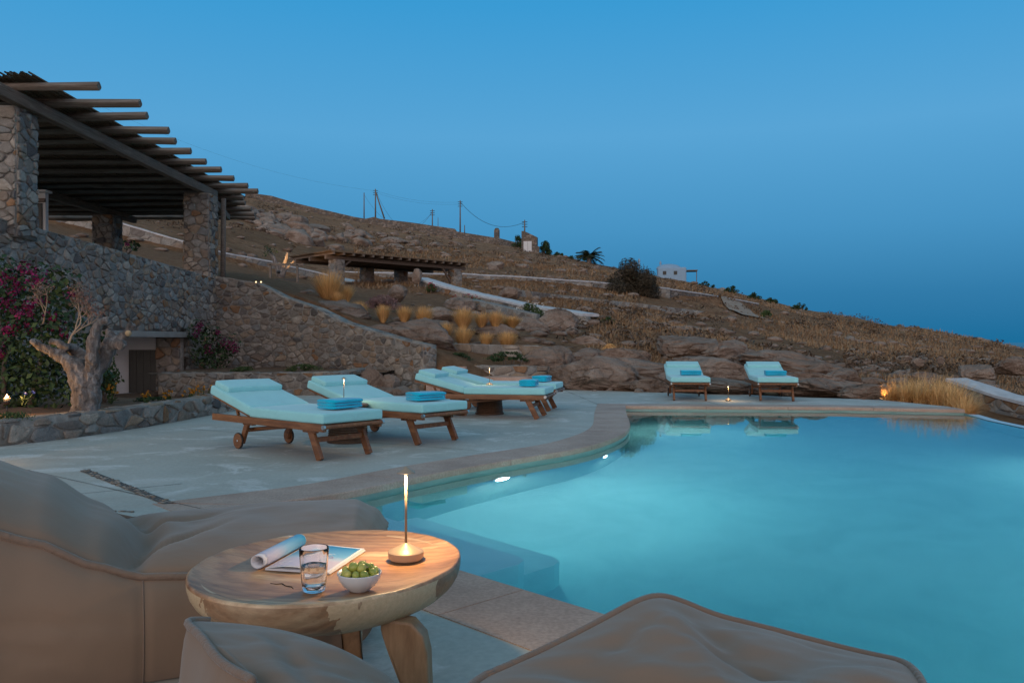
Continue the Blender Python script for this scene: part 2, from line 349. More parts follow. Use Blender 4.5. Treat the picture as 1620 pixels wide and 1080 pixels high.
def base_z(px,D):
    px=min(max(px,-2999),4999)
    for i in range(len(COLS)-1):
        a,b=COLS[i],COLS[i+1]
        if px<=b[0]: break
    t=(px-a[0])/(b[0]-a[0]); pts=[(lerp(p[0],q[0],t),lerp(p[1],q[1],t)) for p,q in zip(a[1],b[1])]
    Z=lambda p: CH-(p[1]-540)/F*p[0]
    if D<=pts[0][0]: return max(Z(pts[0])-(pts[0][0]-D)*8,-2.6)
    for k in range(len(pts)-1):
        if D<=pts[k+1][0]: return lerp(Z(pts[k]),Z(pts[k+1]),(D-pts[k][0])/(pts[k+1][0]-pts[k][0]))
    e=D-pts[-1][0]; return Z(pts[-1])-e*.12-e*e*.0012
def gz(X,Y):
    px=810+X/Y*F; z=base_z(px,Y)
    amp=min(.0026*Y,.22)+.03
    z+=amp*(noise.fractal(Vector((X*.16,Y*.10,0)),1.0,2.1,4)+.5*noise.noise(Vector((X*.9,Y*.6,3)))*min(1,Y/40))
    return max(z,-60)
mb=MB(); NC=420; rows=[]; D=11.5
while D<330: rows.append(D); D*=1.0095
rows+=[380,450,600,900]
us=[]
for j in range(NC):
    s=(j/(NC-1))*2-1; us.append(.72*s+1.5*s**5)
def tf(i,j):
    Y=rows[i]; X=us[j]*Y; return Vector((X,Y,gz(X,Y)))
mb.grid(tf,len(rows),NC)
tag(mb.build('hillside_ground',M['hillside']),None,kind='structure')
# the ground round and below the terrace, out to the sea
mb=MB(); mb.add([(-3000,-3000,-62),(3000,-3000,-62),(3000,60,-62),(-3000,60,-62)],[(0,1,2,3)])
mb.add([(-60,-60,-2.7),(40,-60,-2.7),(26,11.6,-2.7),(-60,11.6,-2.7),(-300,-300,-61.9),(300,-300,-61.9),(300,40,-61.9),(-300,40,-61.9)],[(0,1,2,3),(0,4,5,1),(1,5,6,2),(3,7,4,0)])
tag(mb.build('ground',M['hillside'],smooth=False),None,kind='structure')
t=NT('sea'); nn=t.bump(t.noise(.05,6,.6,t.n('ShaderNodeNewGeometry').outputs['Position']),.4,3); M['sea']=t.fin((.012,.05,.085),.25,nn)
mb=MB(); S=40000; mb.add([(-S,-S,-61),(S,-S,-61),(S,S,-61),(-S,S,-61)],[(0,1,2,3)]); tag(mb.build('sea',M['sea'],smooth=False),None,kind='structure')

# ------------------------------------------------------------------ pool and terrace
def chaikin(p,n=2,closed=False):
    for _ in range(n):
        q=[] if closed else [p[0]]
        m=len(p); r=range(m if closed else m-1)
        for i in r:
            a,b=Vector(p[i]),Vector(p[(i+1)%m]); q+= [tuple(a*.75+b*.25),tuple(a*.25+b*.75)]
        if not closed: q.append(p[-1])
        p=q
    return p
A=(-1.755,5.53)
curve=chaikin([A,(-1.21,5.98),(-.68,6.84),(.102,7.79),(.75,8.5),(1.24,9.55),(1.50,10.5),(1.62,11.5),(1.72,12.5),(1.92,14.02)],2)
curve=[A]+curve[1:-1]+[(1.92,14.02)]
WZ=-.075
near=[(6.45,-3.0),(5.5,-2.03),(.3717,3.287),(-.244,3.918)]
edge=curve+[(5.39,13.78),(7.30,13.26)]+[(7.06,12.2),(6.9,11.0),(6.55,5.0),(6.45,-3.0)]+near[1:]   # closed loop, inner face of the coping
def offset(loop,d,closed=True):
    out=[];n=len(loop)
    for i in range(n):
        p0=Vector(loop[i-1 if closed else max(i-1,0)]);p=Vector(loop[i]);p1=Vector(loop[(i+1)%n if closed else min(i+1,n-1)])
        t0=(p-p0); t1=(p1-p)
        if t0.length<1e-6:t0=t1
        if t1.length<1e-6:t1=t0
        t0.normalize();t1.normalize(); n0=Vector((-t0.y,t0.x));n1=Vector((-t1.y,t1.x)); m=(n0+n1)
        m.normalize(); k=d/max(m.dot(n0),.45); out.append(tuple(p+m*k))
    return out
# loop runs clockwise seen from above -> left normal points outwards
def ngon(loop,z):
    # plain ear clipping
    P_=[Vector(p) for p in loop]; area=sum(P_[i-1].x*P_[i].y-P_[i].x*P_[i-1].y for i in range(len(P_)))
    idx=list(range(len(P_))); 
    if area<0: idx.reverse()
    def cr(a,b,c): return (b.x-a.x)*(c.y-a.y)-(b.y-a.y)*(c.x-a.x)
    tris=[]
    while len(idx)>3:
        best=None
        for k in range(len(idx)):
            a,b,c=idx[k-1],idx[k],idx[(k+1)%len(idx)]; A_,B_,C_=P_[a],P_[b],P_[c]
            if cr(A_,B_,C_)<=1e-9: continue
            if any(q not in (a,b,c) and cr(A_,B_,P_[q])>=0 and cr(B_,C_,P_[q])>=0 and cr(C_,A_,P_[q])>=0 for q in idx): continue
            d=(C_-A_).length
            if best is None or d<best[0]: best=(d,k,(a,b,c))
        if best is None: idx.pop(0); continue
        tris.append(best[2]); idx.pop(best[1])
    tris.append(tuple(idx))
    return [Vector((p.x,p.y,z)) for p in P_],[list(t_) for t_ in tris]
copin=near[1:]+curve+[(5.39,13.78),(7.30,13.26)]            # the coped sides, as an open line
copout=offset(copin,.47,False); copout[-1]=(7.36,13.72); copout[0]=(5.12,-2.36)
# coping as slabs, each about 1.1 m long with a fine joint
def strip_resample(a,b,step):
    L=0;res=[];acc=[0]
    for i in range(len(a)-1): acc.append(acc[-1]+(Vector(a[i+1])-Vector(a[i])).length)
    return acc
mb=MB(); acc=strip_resample(copin,copout,1.1)
def at(line,acc,s):
    for i in range(len(acc)-1):
        if s<=acc[i+1] or i==len(acc)-2:
            t=(s-acc[i])/max(acc[i+1]-acc[i],1e-6); return Vector(line[i]).lerp(Vector(line[i+1]),t)
corner_s=[acc[i] for i,p in enumerate(copin) if p in (A,(1.92,14.02))]
marks=[0]; rr=random.Random(4)
bounds=[0]+corner_s+[acc[-1]]
for k in range(len(bounds)-1):
    n=max(1,round((bounds[k+1]-bounds[k])/1.35))
    for i in range(1,n+1): marks.append(lerp(bounds[k],bounds[k+1],i/n))
for k in range(len(marks)-1):
    s0,s1=marks[k]+.003,marks[k+1]-.003
    ss=[s0]+[a for a in acc if s0+.01<a<s1-.01]+[s1]
    top=.004; vs=[]
    for s in ss:
        i=at(copin,acc,s); o=at(copout,acc,s); v=(o-i).normalized(); i2=i-v*.02
        vs+=[Vector((o.x,o.y,-.05)),Vector((o.x,o.y,top)),Vector((i2.x+v.x*.006,i2.y+v.y*.006,top)),Vector((i2.x,i2.y,top-.006)),Vector((i2.x,i2.y,-.048))]
    m=len(ss); fs=[]
    for a in range(m-1):
        for j in range(5): fs.append((a*5+j,a*5+(j+1)%5,(a+1)*5+(j+1)%5,(a+1)*5+j))
    fs+=[(0,1,2,3,4),tuple((m-1)*5+j for j in range(4,-1,-1))]
    mb.add(vs,fs)
tag(mb.build('pool_coping',M['coping_stone'],smooth=False),None,kind='structure')
outer=[(7.38,13.9),(6.98,15.4),(6.3,15.9),(5.66,16.25),(4.84,17.0),(3.9,17.4),(3.19,17.7),(2.2,18.3),(1.28,18.7),(0,19.0),(-1.9,19.3),(-4.0,18.5),(-4.6,16.8),(-4.55,14),(-4.7,12.2),(-5.0,10),(-5.5,8.5),(-12,7.9),(-12,-8),(5.0,-8)]
tloop=[(x,y) for x,y in outer]+[(x,y) for x,y in copout]
vs,fs=ngon(tloop,0)
mb=MB(); mb.add(vs,fs)
n=len(tloop); mb.add([(x,y,0) for x,y in tloop]+[(x,y,-.28) for x,y in tloop],[(i,(i+1)%n,n+(i+1)%n,n+i) for i in range(n)])
mb.add([(x,y,-.02) for x,y in copin]+[(x,y,-.02) for x,y in copout],[(i,i+1,len(copin)+i+1,len(copin)+i) for i in range(len(copin)-1)])
tag(mb.build('terrace',M['terrace_cement'],smooth=False),None,kind='structure')
# saw-cut joints, two loose-gravel slots and small chips in the cement
simple('joint_dark',(.085,.08,.072),.95,20,.4)
mb=MB()
def joint(a,b,w,z=.004):
    a=Vector(a);b=Vector(b);d=(b-a).normalized();nrm=Vector((-d.y,d.x)); k=24; L=[];Rr=[]
    for i in range(k+1):
        p=a.lerp(b,i/k); q=noise.noise(Vector((p.x*3,p.y*3,w*100)))
        ww=w*(1+.5*q); c=p+nrm*q*.004; L.append((c.x+nrm.x*ww,c.y+nrm.y*ww,z)); Rr.append((c.x-nrm.x*ww,c.y-nrm.y*ww,z))
    mb.add(L+Rr,[(i,i+1,k+2+i,k+1+i) for i in range(k)])
dsm=Vector((-.66,.75)).normalized()
for o in ((-.98,3.1),(-1.75,3.9)):
    joint(o,Vector(o)+Vector((-3.8,-3.2)),.0035)
joint((-1.98,5.35),(-7.2,9.4),.004); joint((-2.55,6.35),(-9,1.6),.004); joint((-4.2,10.4),(-.2,8.2),.004); joint((-4.4,13.0),(.7,10.9),.004); joint((-3.7,16.5),(1.1,13.2),.004)
joint((-2.6,5.0),(-6.0,1.4),.004); joint((1.5,14.3),(1.2,18.4),.004); joint((3.6,14.3),(3.5,17.4),.004)
tag(mb.build('terrace_joints',M['joint_dark'],smooth=False),None,kind='structure')
# broken slot with pebbles, left of the pool corner
mb=MB(); rr=random.Random(9)
a=G(133,744);b=G(268,797)
mb.mi=0; d=(b-a).normalized(); nr=Vector((-d.y,d.x,0))
mb.add([a+nr*.035+Vector((0,0,.006)),b+nr*.035+Vector((0,0,.006)),b-nr*.035+Vector((0,0,.006)),a-nr*.035+Vector((0,0,.006))],[(0,1,2,3)])
mb.mi=1
def pebble(mb,c,r,rr,fl=.6):
    k=noise; n=7; vs=[];ring=[(0.2,-.6),(.85,-.35),(1,.05),(.7,.5),(.15,.72)]
    for q,(ra,h) in enumerate(ring):
        for j in range(n):
            an=2*math.pi*(j+.3*q)/n; f=1+.25*rr.uniform(-1,1); vs.append(Vector((c[0]+r[0]*ra*f*math.cos(an),c[1]+r[1]*ra*f*math.sin(an),c[2]+r[2]*h)))
    fs=[(i*n+j,i*n+(j+1)%n,(i+1)*n+(j+1)%n,(i+1)*n+j) for i in range(4) for j in range(n)]+[tuple(range(n))[::-1],tuple(4*n+j for j in range(n))]
    mb.add(vs,fs)
for i in range(170):
    p=a.lerp(b,rr.random())+nr*rr.uniform(-.035,.035); r=rr.uniform(.008,.02); mb.rnd=rr.random(); pebble(mb,(p.x,p.y,.006),(r,r*.8,r*.4),rr)
g=(G(175,808),G(212,810))
for i in range(18):
    p=g[0].lerp(g[1],rr.random()); r=rr.uniform(.008,.016); mb.rnd=rr.random(); pebble(mb,(p.x,p.y+rr.uniform(-.01,.01),.004),(r,r*.8,r*.4),rr)
o=mb.build('gravel_slot',[M['joint_dark'],M['rubble']]); tag(o,None,kind='structure')

# pool shell
floor_z=-1.3
mb=MB()
lo=offset(edge,-.0); n=len(edge)
vs,fs=ngon(edge,floor_z); mb.add(vs,fs)
# wall, with the infinity side lower
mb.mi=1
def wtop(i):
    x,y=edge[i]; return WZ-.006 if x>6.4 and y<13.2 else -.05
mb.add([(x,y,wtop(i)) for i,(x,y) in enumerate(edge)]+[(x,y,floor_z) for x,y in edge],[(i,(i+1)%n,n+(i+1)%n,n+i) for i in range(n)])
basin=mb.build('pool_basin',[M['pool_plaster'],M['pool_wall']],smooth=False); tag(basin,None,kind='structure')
# underwater steps and bench along the near wall (quad prisms with rounded corners)
nd=Vector((-.698,.715)); nn2=Vector((.715,.698)); O=Vector((-.244,3.918))
def step(t0,t1,d1,z):
    pts=[O+nd*t0-nn2*.01,O+nd*t0+nn2*(d1-.12),O+nd*(t0+.03)+nn2*(d1-.04),O+nd*(t0+.12)+nn2*d1,O+nd*t1+nn2*d1,O+nd*t1-nn2*.01]
    k=len(pts); mb=MB(); mb.add([(p.x,p.y,z) for p in pts],[tuple(range(k))]); mb.add([(p.x,p.y,z) for p in pts]+[(p.x,p.y,floor_z-.01) for p in pts],[(i,(i+1)%k,k+(i+1)%k,k+i) for i in range(k)])
    mb.build('step',M['pool_plaster'],basin,smooth=False)
step(.50,2.15,1.0,-.60); step(.54,2.1,1.36,-.88)
# infinity lip: thin pale wall the water stands level with
il=[(7.33,13.24),(7.06,12.2),(6.9,11.0),(6.55,5.0),(6.45,-3.0)]; io=offset(il,.17,False); mb=MB(); k=len(il)
z=WZ+.006
mb.add([(x,y,z) for x,y in il]+[(x,y,z-.004) for x,y in io]+[(x,y,-2.9) for x,y in io]+[(x,y,-1.5) for x,y in il],[(i,i+1,k+i+1,k+i) for i in range(k-1)]+[(k+i,k+i+1,2*k+i+1,2*k+i) for i in range(k-1)]+[(0,k,2*k,3*k)])
t=NT('lip_plaster'); M['lip_plaster']=t.fin(t.ramp(t.noise(5,5,.6),[(.3,(.50,.56,.57)),(.7,(.62,.66,.66))]),.25)
tag(mb.build('pool_lip',M['lip_plaster'],smooth=False),None,kind='structure')
# water body
t=NT('pool_water'); t.t.nodes.remove(t.b)
fr=t.n('ShaderNodeFresnel',{'IOR':1.33}); 
h=t.noise(2.2,3,.5,t.n('ShaderNodeNewGeometry').outputs['Position']); bn=t.bump(h,.035,.02); t.t.links.new(bn,fr.inputs['Normal'])
gl=t.n('ShaderNodeBsdfGlass',{'Color':(1,1,1,1),'Roughness':.0,'IOR':1.33,'Normal':bn})
t.t.links.new(gl.outputs[0],t.out.inputs['Surface'])
va=t.n('ShaderNodeVolumeAbsorption',{'Color':(.0,.79,.86,1),'Density':.50}); vs_=t.n('ShaderNodeVolumeScatter',{'Color':(.55,.97,1,1),'Density':.12,'Anisotropy':.3}); ad=t.n('ShaderNodeAddShader'); t.t.links.new(va.outputs[0],ad.inputs[0]); t.t.links.new(vs_.outputs[0],ad.inputs[1]); t.t.links.new(ad.outputs[0],t.out.inputs['Volume'])
M['pool_water']=t.m
wl=offset(edge,.012); mb=MB(); vs,fs=ngon(wl,WZ); mb.add(vs,fs); vs,fs=ngon(wl,floor_z-.02); mb.add(vs,[f[::-1] for f in fs])
n=len(wl); mb.add([(x,y,WZ) for x,y in wl]+[(x,y,floor_z-.02) for x,y in wl],[(i,n+i,n+(i+1)%n,(i+1)%n) for i in range(n)])
o=mb.build('pool_water',M['pool_water'],smooth=False,sharp=10); tag(o,None,kind='structure')
# underwater lamps in the curved wall
def pool_light(pt,aim,label,power):
    e=empty('pool_light',pt,0,label,'pool light','underwater lights in the pool walls')
    d=Vector(aim).normalized(); q=d.to_track_quat('Z','Y')
    mb=MB(); mb.lathe([(0.001,.012),(.075,.012),(.08,.006),(.08,.0)],n=28); o=mb.build('lens',M['pool_glow'],e); o.rotation_euler=q.to_euler()
    mb=MB(); mb.lathe([(.08,0),(.08,.014),(.105,.012),(.11,.002),(.11,-.01)],n=28); o=mb.build('bezel',M['steel'],e); o.rotation_euler=q.to_euler()
    l=bpy.data.lights.new('pool_lamp','AREA'); l.shape='DISK'; l.size=.15; l.energy=power; l.color=(1,.97,.90); l.spread=R(172)
    lo=bpy.data.objects.new('pool_lamp',l); COL.objects.link(lo); lo.parent=e; lo.location=d*.03; lo.rotation_euler=(Vector((d.x,d.y,-.5))).to_track_quat('-Z','Y').to_euler()
def on_curve(px):
    best=None
    for i in range(len(curve)-1):
        a,b=Vector(curve[i]),Vector(curve[i+1])
        for k in range(20):
            p=a.lerp(b,k/20); q=abs(810+p.x/p.y*F-px)
            if best is None or q<best[0]:
                t=(b-a).normalized(); best=(q,p,Vector((t.y,-t.x)))
    return best[1],best[2]
for px,py,lab in ((790,769,'largest bright underwater light in the curved pool wall, nearest the table'),(955,723,'middle underwater light in the curved pool wall below the coping'),(992,692,'farthest underwater light, at the bend where the curved wall turns')):
    p,nv=on_curve(px); z=-.52 if px==790 else -.66
    pool_light((p.x+nv.x*.01,p.y+nv.y*.01,z),(nv.x,nv.y,0),lab,PL*(1.0 if px==790 else .8))
p=O+nd*-3.2; pool_light((p.x+nn2.x*.01,p.y+nn2.y*.01,-.72),(nn2.x,nn2.y,0),'added unseen underwater light low in the near straight pool wall, behind the right bean bag',PL*.5)  # unseen lamp added to fill the near pool with light
pool_light((6.50,4.4,-.62),(-1,0,0),'added underwater light in the infinity edge wall, out of sight at the near right',PL*2.3)  # unseen lamp added to even out the light over the steps and floor
pool_light((6.62,8.0,-.62),(-1,0,0),'added underwater light in the infinity edge wall, out of sight at the far right',PL*.7)  # second unseen lamp added on this side, evening out the pool light

# ------------------------------------------------------------------ rubble masonry
def cells(W,H,cw,ch,rng,jit=.56):
    nx=max(1,round(W/cw)); ny=max(1,round(H/ch)); pts={}
    for j in range(-2,ny+2):
        for i in range(-2,nx+2):
            pts[(i,j)]=((i+.5+(j%2)*.5+rng.uniform(-jit,jit))*W/nx,(j+.5+rng.uniform(-jit,jit))*H/ny)
    sy=cw/ch; out=[]; wt={k:rng.uniform(0,.62)*cw*cw for k in pts}
    for j in range(0,ny):
        for i in range(-1,nx+1):
            c=pts[(i,j)]; poly=[(max(0,c[0]-2*cw),max(0,c[1]-2*ch)),(min(W,c[0]+2*cw),max(0,c[1]-2*ch)),(min(W,c[0]+2*cw),min(H,c[1]+2*ch)),(max(0,c[0]-2*cw),min(H,c[1]+2*ch))]
            if c[0]<-cw or c[0]>W+cw: continue
            for dj in (-2,-1,0,1,2):
                for di in (-2,-1,0,1,2):
                    if di==0 and dj==0: continue
                    q=pts.get((i+di,j+dj)); 
                    if q is None: continue
                    nx_,ny_=(q[0]-c[0]),(q[1]-c[1])*sy*sy; dd_=nx_*nx_+(q[1]-c[1])**2*sy*sy; f_=min(.9,max(.1,.5+(wt[(i,j)]-wt[(i+di,j+dj)])/(2*max(dd_,1e-6)))); mx,my=c[0]+(q[0]-c[0])*f_,c[1]+(q[1]-c[1])*f_
                    new=[];m=len(poly)
                    for k in range(m):
                        a=poly[k];b=poly[(k+1)%m]; da=(a[0]-mx)*nx_+(a[1]-my)*ny_; db=(b[0]-mx)*nx_+(b[1]-my)*ny_
                        if da<=0: new.append(a)
                        if (da<0<db) or (db<0<da):
                            t=da/(da-db); new.append((a[0]+(b[0]-a[0])*t,a[1]+(b[1]-a[1])*t))
                    poly=new
                    if len(poly)<3: break
                if len(poly)<3: break
            if len(poly)<3: continue
            w_=max(p[0] for p in poly)-min(p[0] for p in poly); h_=max(p[1] for p in poly)-min(p[1] for p in poly)
            if w_<.16*cw or h_<.16*ch: continue
            out.append(poly)
    return out
def stones(mb,W,H,cw,ch,mp,rng,prot=.05,gap=.020,keep=None,mi=0):
    mb.mi=mi
    for poly in cells(W,H,cw,ch,rng):
        cx=sum(p[0] for p in poly)/len(poly); cy=sum(p[1] for p in poly)/len(poly)
        if keep and not keep(cx,cy): continue
        # round the corners
        q=[];m=len(poly)
        for k in range(m):
            a=poly[k];b=poly[(k+1)%m]; q+=[(a[0]*.88+b[0]*.12,a[1]*.88+b[1]*.12),(a[0]*.5+b[0]*.5+rng.uniform(-.012,.012),a[1]*.5+b[1]*.5+rng.uniform(-.012,.012)),(a[0]*.12+b[0]*.88,a[1]*.12+b[1]*.88)]
        r=sum(math.hypot(x-cx,y-cy) for x,y in q)/len(q); k0=max(.5,1-gap/r)
        q=[(cx+(x-cx)*k0*(1+rng.uniform(-.05,.03)),cy+(y-cy)*k0*(1+rng.uniform(-.05,.03))) for x,y in q]
        pr=prot*rng.uniform(.45,1.3); tx,ty=rng.uniform(-.12,.12),rng.uniform(-.12,.12)
        rings=[(1,-.012),(1,pr*.45),(.93,pr*.85),(.72,pr*.98)]; vs=[]
        for s,d in rings:
            for x,y in q:
                X=cx+(x-cx)*s;Y=cy+(y-cy)*s; dd=d+((X-cx)*tx+(Y-cy)*ty if d>pr*.5 else 0)+(rng.uniform(-.006,.006) if d>0 else 0); vs.append(mp(X,Y,dd))
        vs.append(mp(cx,cy,pr*1.05)); n=len(q)
        fs=[(i*n+j,i*n+(j+1)%n,(i+1)*n+(j+1)%n,(i+1)*n+j) for i in range(3) for j in range(n)]+[(3*n+j,3*n+(j+1)%n,4*n) for j in range(n)]
        mb.rnd=rng.random(); mb.add(vs,fs)
def wall(name,label,pts,thick,cw,ch,seed,side=1,ends=(0,0),cap='stone',back=False,hole=None,cat='wall',prot=.028,capw=None,mats=None,group=None,far=False,caph=.05):
    """pts: (x,y,zbase,ztop) ; side=1 means the stone face is on the right of the direction of travel"""
    rng=random.Random(seed); P2=[Vector((p[0],p[1])) for p in pts]; acc=[0]
    for i in range(len(P2)-1): acc.append(acc[-1]+(P2[i+1]-P2[i]).length)
    L=acc[-1]
    nor=[]
    for i in range(len(P2)):
        a=P2[max(i-1,0)];b=P2[min(i+1,len(P2)-1)];t=(b-a).normalized(); nor.append(Vector((t.y,-t.x))*side)
    def loc(s):
        s=min(max(s,0),L)
        for i in range(len(acc)-1):
            if s<=acc[i+1] or i==len(acc)-2:
                t=(s-acc[i])/(acc[i+1]-acc[i]); p=P2[i].lerp(P2[i+1],t); nv=nor[i].lerp(nor[i+1],t).normalized()
                return p,nv,lerp(pts[i][2],pts[i+1][2],t),lerp(pts[i][3],pts[i+1][3],t)
    zb=min(p[2] for p in pts); zt=max(p[3] for p in pts); H=zt-zb
    mb=MB(); mb.mi=1
    # core, slightly behind the stone faces
    N=max(2,int(L/.5)); ss=sorted(set([L*i/N for i in range(N+1)]+acc+([hole[0],hole[1]] if hole else [])))
    def core(s0,s1,za=None,zc=None):
        q=[s for s in ss if s0-1e-6<=s<=s1+1e-6]; vs=[]
        for s in q:
            p,nv,b,t=loc(s); b=za if za is not None else b; t=zc if zc is not None else t; o=p-nv*thick
            vs+=[(p.x,p.y,b),(p.x,p.y,t),(o.x,o.y,t),(o.x,o.y,b)]
        m=len(q); fs=[(a*4+j,a*4+(j+1)%4,(a+1)*4+(j+1)%4,(a+1)*4+j) for a in range(m-1) for j in range(4)]+[(0,1,2,3),(4*m-1,4*m-2,4*m-3,4*m-4)]
        mb.add(vs,fs)
    if hole:
        core(0,hole[0]); core(hole[1],L); core(hole[0],hole[1],za=hole[2])
    else: core(0,L)
    if not far:
        def mp(a,b,d):
            p,nv,bb,tt=loc(a); z=min(max(zb+b,bb-.05),tt-.01); q=p+nv*d; return Vector((q.x,q.y,z))
        def keep(a,b):
            p,nv,bb,tt=loc(a); z=zb+b
            if z<bb or z>tt: return False
            if hole and hole[0]-.05<a<hole[1]+.05 and z<hole[2]+.05: return False
            return True
        stones(mb,L,H,cw,ch,mp,rng,prot,keep=keep)
        if back:
            def mp2(a,b,d):
                p,nv,bb,tt=loc(a); z=min(max(zb+b,bb-.05),tt-.01); q=p-nv*(thick+d); return Vector((q.x,q.y,z))
            stones(mb,L,H,cw,ch,mp2,rng,prot,keep=keep)
        for e,s in ((ends[0],0),(ends[1],L)):
            if e:
                p,nv,bb,tt=loc(s); t=Vector((-nv.y,nv.x))*side; t=t if s>0 else -t
                def mp3(a,b,d,p=p,nv=nv,t=t,bb=bb): q=p-nv*a+t*d; return Vector((q.x,q.y,bb+b))
                stones(mb,thick,tt-bb,min(cw,thick*.6),ch,mp3,rng,prot*.7)
        if cap=='stone':
            def mpc(a,b,d):
                p,nv,bb,tt=loc(a); q=p-nv*(b-.03); return Vector((q.x,q.y,tt+d-.012))
            stones(mb,L,thick+.05,cw*1.1,max(ch,.2),mpc,rng,prot*.55)
    mats=mats or [M['rubble'],M['mortar']]
    if far: mats=[M['far_wall'],M['far_wall']]
    o=mb.build(name,mats,smooth=True,sharp=None if not far else 30); tag(o,label,cat,group)
    if cap in('white','slab'):
        mb=MB(); cwid=capw or thick; vs=[];q=[L*i/max(2,int(L/.35)) for i in range(max(2,int(L/.35))+1)]
        for s in q:
            p,nv,bb,tt=loc(s); e=.03*noise.noise(Vector((s*1.7,seed,0))); a=p+nv*(.04+e); b=p-nv*(cwid+.03-e); h=caph+.02*noise.noise(Vector((s*2.3,seed,5)))
            vs+=[(a.x,a.y,tt-.02),(a.x,a.y,tt+h*.7),((a*.93+b*.07).x,(a*.93+b*.07).y,tt+h),((a*.07+b*.93).x,(a*.07+b*.93).y,tt+h),(b.x,b.y,tt+h*.7),(b.x,b.y,tt-.02)]
        m=len(q); fs=[(a*6+j,a*6+(j+1)%6,(a+1)*6+(j+1)%6,(a+1)*6+j) for a in range(m-1) for j in range(6)]+[tuple(range(6)),tuple(6*m-1-j for j in range(6))]
        mb.add(vs,fs); mb.build('coping',M['limewash'] if cap=='white' else M['cap_cement'],o,smooth=True,sharp=35)
    return o
simple('cap_cement',(.27,.25,.22),.9,4,.2,.5,18)
def pillar(name,label,c,wx,wy,z0,z1,seed,cw=.30,ch=.19,parent=None,prot=.035):
    rng=random.Random(seed); mb=MB(); mb.mi=1; mb.box((c[0],c[1],(z0+z1)/2),(wx,wy,z1-z0))
    for nx,ny in ((1,0),(-1,0),(0,1),(0,-1)):
        Wd=wy if nx else wx; off=wx/2 if nx else wy/2
        def mp(a,b,d,nx=nx,ny=ny,Wd=Wd,off=off):
            t=a-Wd/2; return Vector((c[0]+nx*(off+d)+(-ny)*t,c[1]+ny*(off+d)+nx*t,z0+b))
        stones(mb,Wd,z1-z0,cw,ch,mp,rng,prot,gap=.012)
    o=mb.build(name,[M['rubble'],M['mortar']],parent)
    if parent is None: tag(o,label,'pillar')
    return o
# A: knee-high planter wall at the left of the terrace
LA=[(-11.5,7.85),(-8.2,8.15),(-5.42,8.5),(-5.0,9.4),(-4.72,10.6),(-4.52,12.2),(-4.45,13.2),(-4.7,14.6),(-5.4,15.8)]
wall('planter_wall','knee-high rubble planter wall along the left edge of the terrace, in front of the bare tree stump',[(x,y,-.03,.27) for x,y in LA],.30,.27,.125,17,1,cap='stone')
# B: low retaining wall behind the loungers
wall('retaining_wall','low rubble retaining wall behind the two near loungers, holding a soil ledge',[(-7.4,17.2,-.1,.44),(-6,16.95,-.1,.45),(-4.6,16.8,-.05,.46),(-3.7,16.85,-.05,.47),(-3.4,17.2,-.05,.47),(-3.25,18.9,-.05,.5)],.32,.22,.12,12,1)
# C: tall curved wall stepping down to the right
wall('curved_wall','tall curved rubble wall stepping down to the right behind the loungers',[(-7.75,21.4,.0,2.8),(-6.6,21.3,.0,2.62),(-5.9,21.1,.0,2.25),(-5.0,20.7,.0,1.95),(-4.2,20.2,.0,1.58),(-3.3,19.6,.0,1.33),(-2.6,19.0,-.05,1.14),(-2.0,18.5,-.05,1.02)],.42,.21,.13,13,1,ends=(0,1))
# M: retaining wall of the pergola terrace, with the pump room opening
mw=[(-9.6,9.5,-.1,3.3),(-8.95,12.2,-.1,3.25),(-8.62,14.3,-.1,3.17),(-8.25,16.6,-.1,3.02),(-7.9,19.8,-.1,2.84),(-7.7,21.5,-.1,2.72)]
_s=[0]
for i in range(5): _s.append(_s[-1]+math.hypot(mw[i+1][0]-mw[i][0],mw[i+1][1]-mw[i][1]))
wall('terrace_wall','high rubble retaining wall under the large pergola, with a recessed pump room opening',mw,.45,.20,.135,14,1,hole=(_s[3],_s[4],1.30))
# ------------------------------------------------------------------ pump room recess
pr=empty('pump_room',(-8.2,19.8,0),0,'shaded white pump room recess under the high rubble wall, with a small dark door','recess')
def bx(name,c,d,m,parent,bev=0,smooth=False):
    mb=MB(); mb.box((c[0]-parent.location.x if parent and parent.parent is None else c[0],c[1]-(parent.location.y if parent and parent.parent is None else 0),c[2]-(parent.location.z if parent and parent.parent is None else 0)),d,None,bev); return mb.build(name,M[m] if isinstance(m,str) else m,parent,smooth=smooth or bev>0,sharp=35 if bev else None)
bx('end_wall',(-9.75,19.93,.6),(2.4,.2,1.5),'recess_plaster',pr)
bx('back_wall',(-10.9,18.2,.6),(.15,3.7,1.5),'recess_plaster',pr)
bx('ceiling',(-9.62,18.2,1.38),(2.5,3.7,.12),'recess_plaster',pr)
bx('floor',(-9.4,18.2,-.2),(3.2,3.5,.1),'recess_plaster',pr)
dr=bx('door',(-8.88,19.80,.37),(.68,.05,1.06),'dark_door',pr)
mb=MB()
for k in range(5): mb.box((-.68-.33+.165*k*1.0-.0,-.03,.37),(.012,.012,1.02))
mb.build('door_batten',M['dark_metal'],dr,smooth=False)
bx('threshold',(-8.9,19.66,-.16),(.8,.2,.06),'white_paint',pr)
rng=random.Random(3); mb=MB(); mb.mi=1; mb.box((-8.22+8.2,.1-.1,.6),(.60,.28,1.5))
def mpj(a,b,d): return Vector((-.32+a,-.15-d,-.15+b))
stones(mb,.60,1.5,.28,.2,mpj,rng,.04)
mb.build('stone_jamb',[M['rubble'],M['mortar']],pr)
mb=MB(); mb.beam((-8.13,16.35,1.26),(-7.79,20.0,1.26),.12,.13,bev=.008)
tag(mb.build('lintel',M['cap_cement'],smooth=True,sharp=30),'pale concrete lintel beam over the dark pump room opening','lintel')
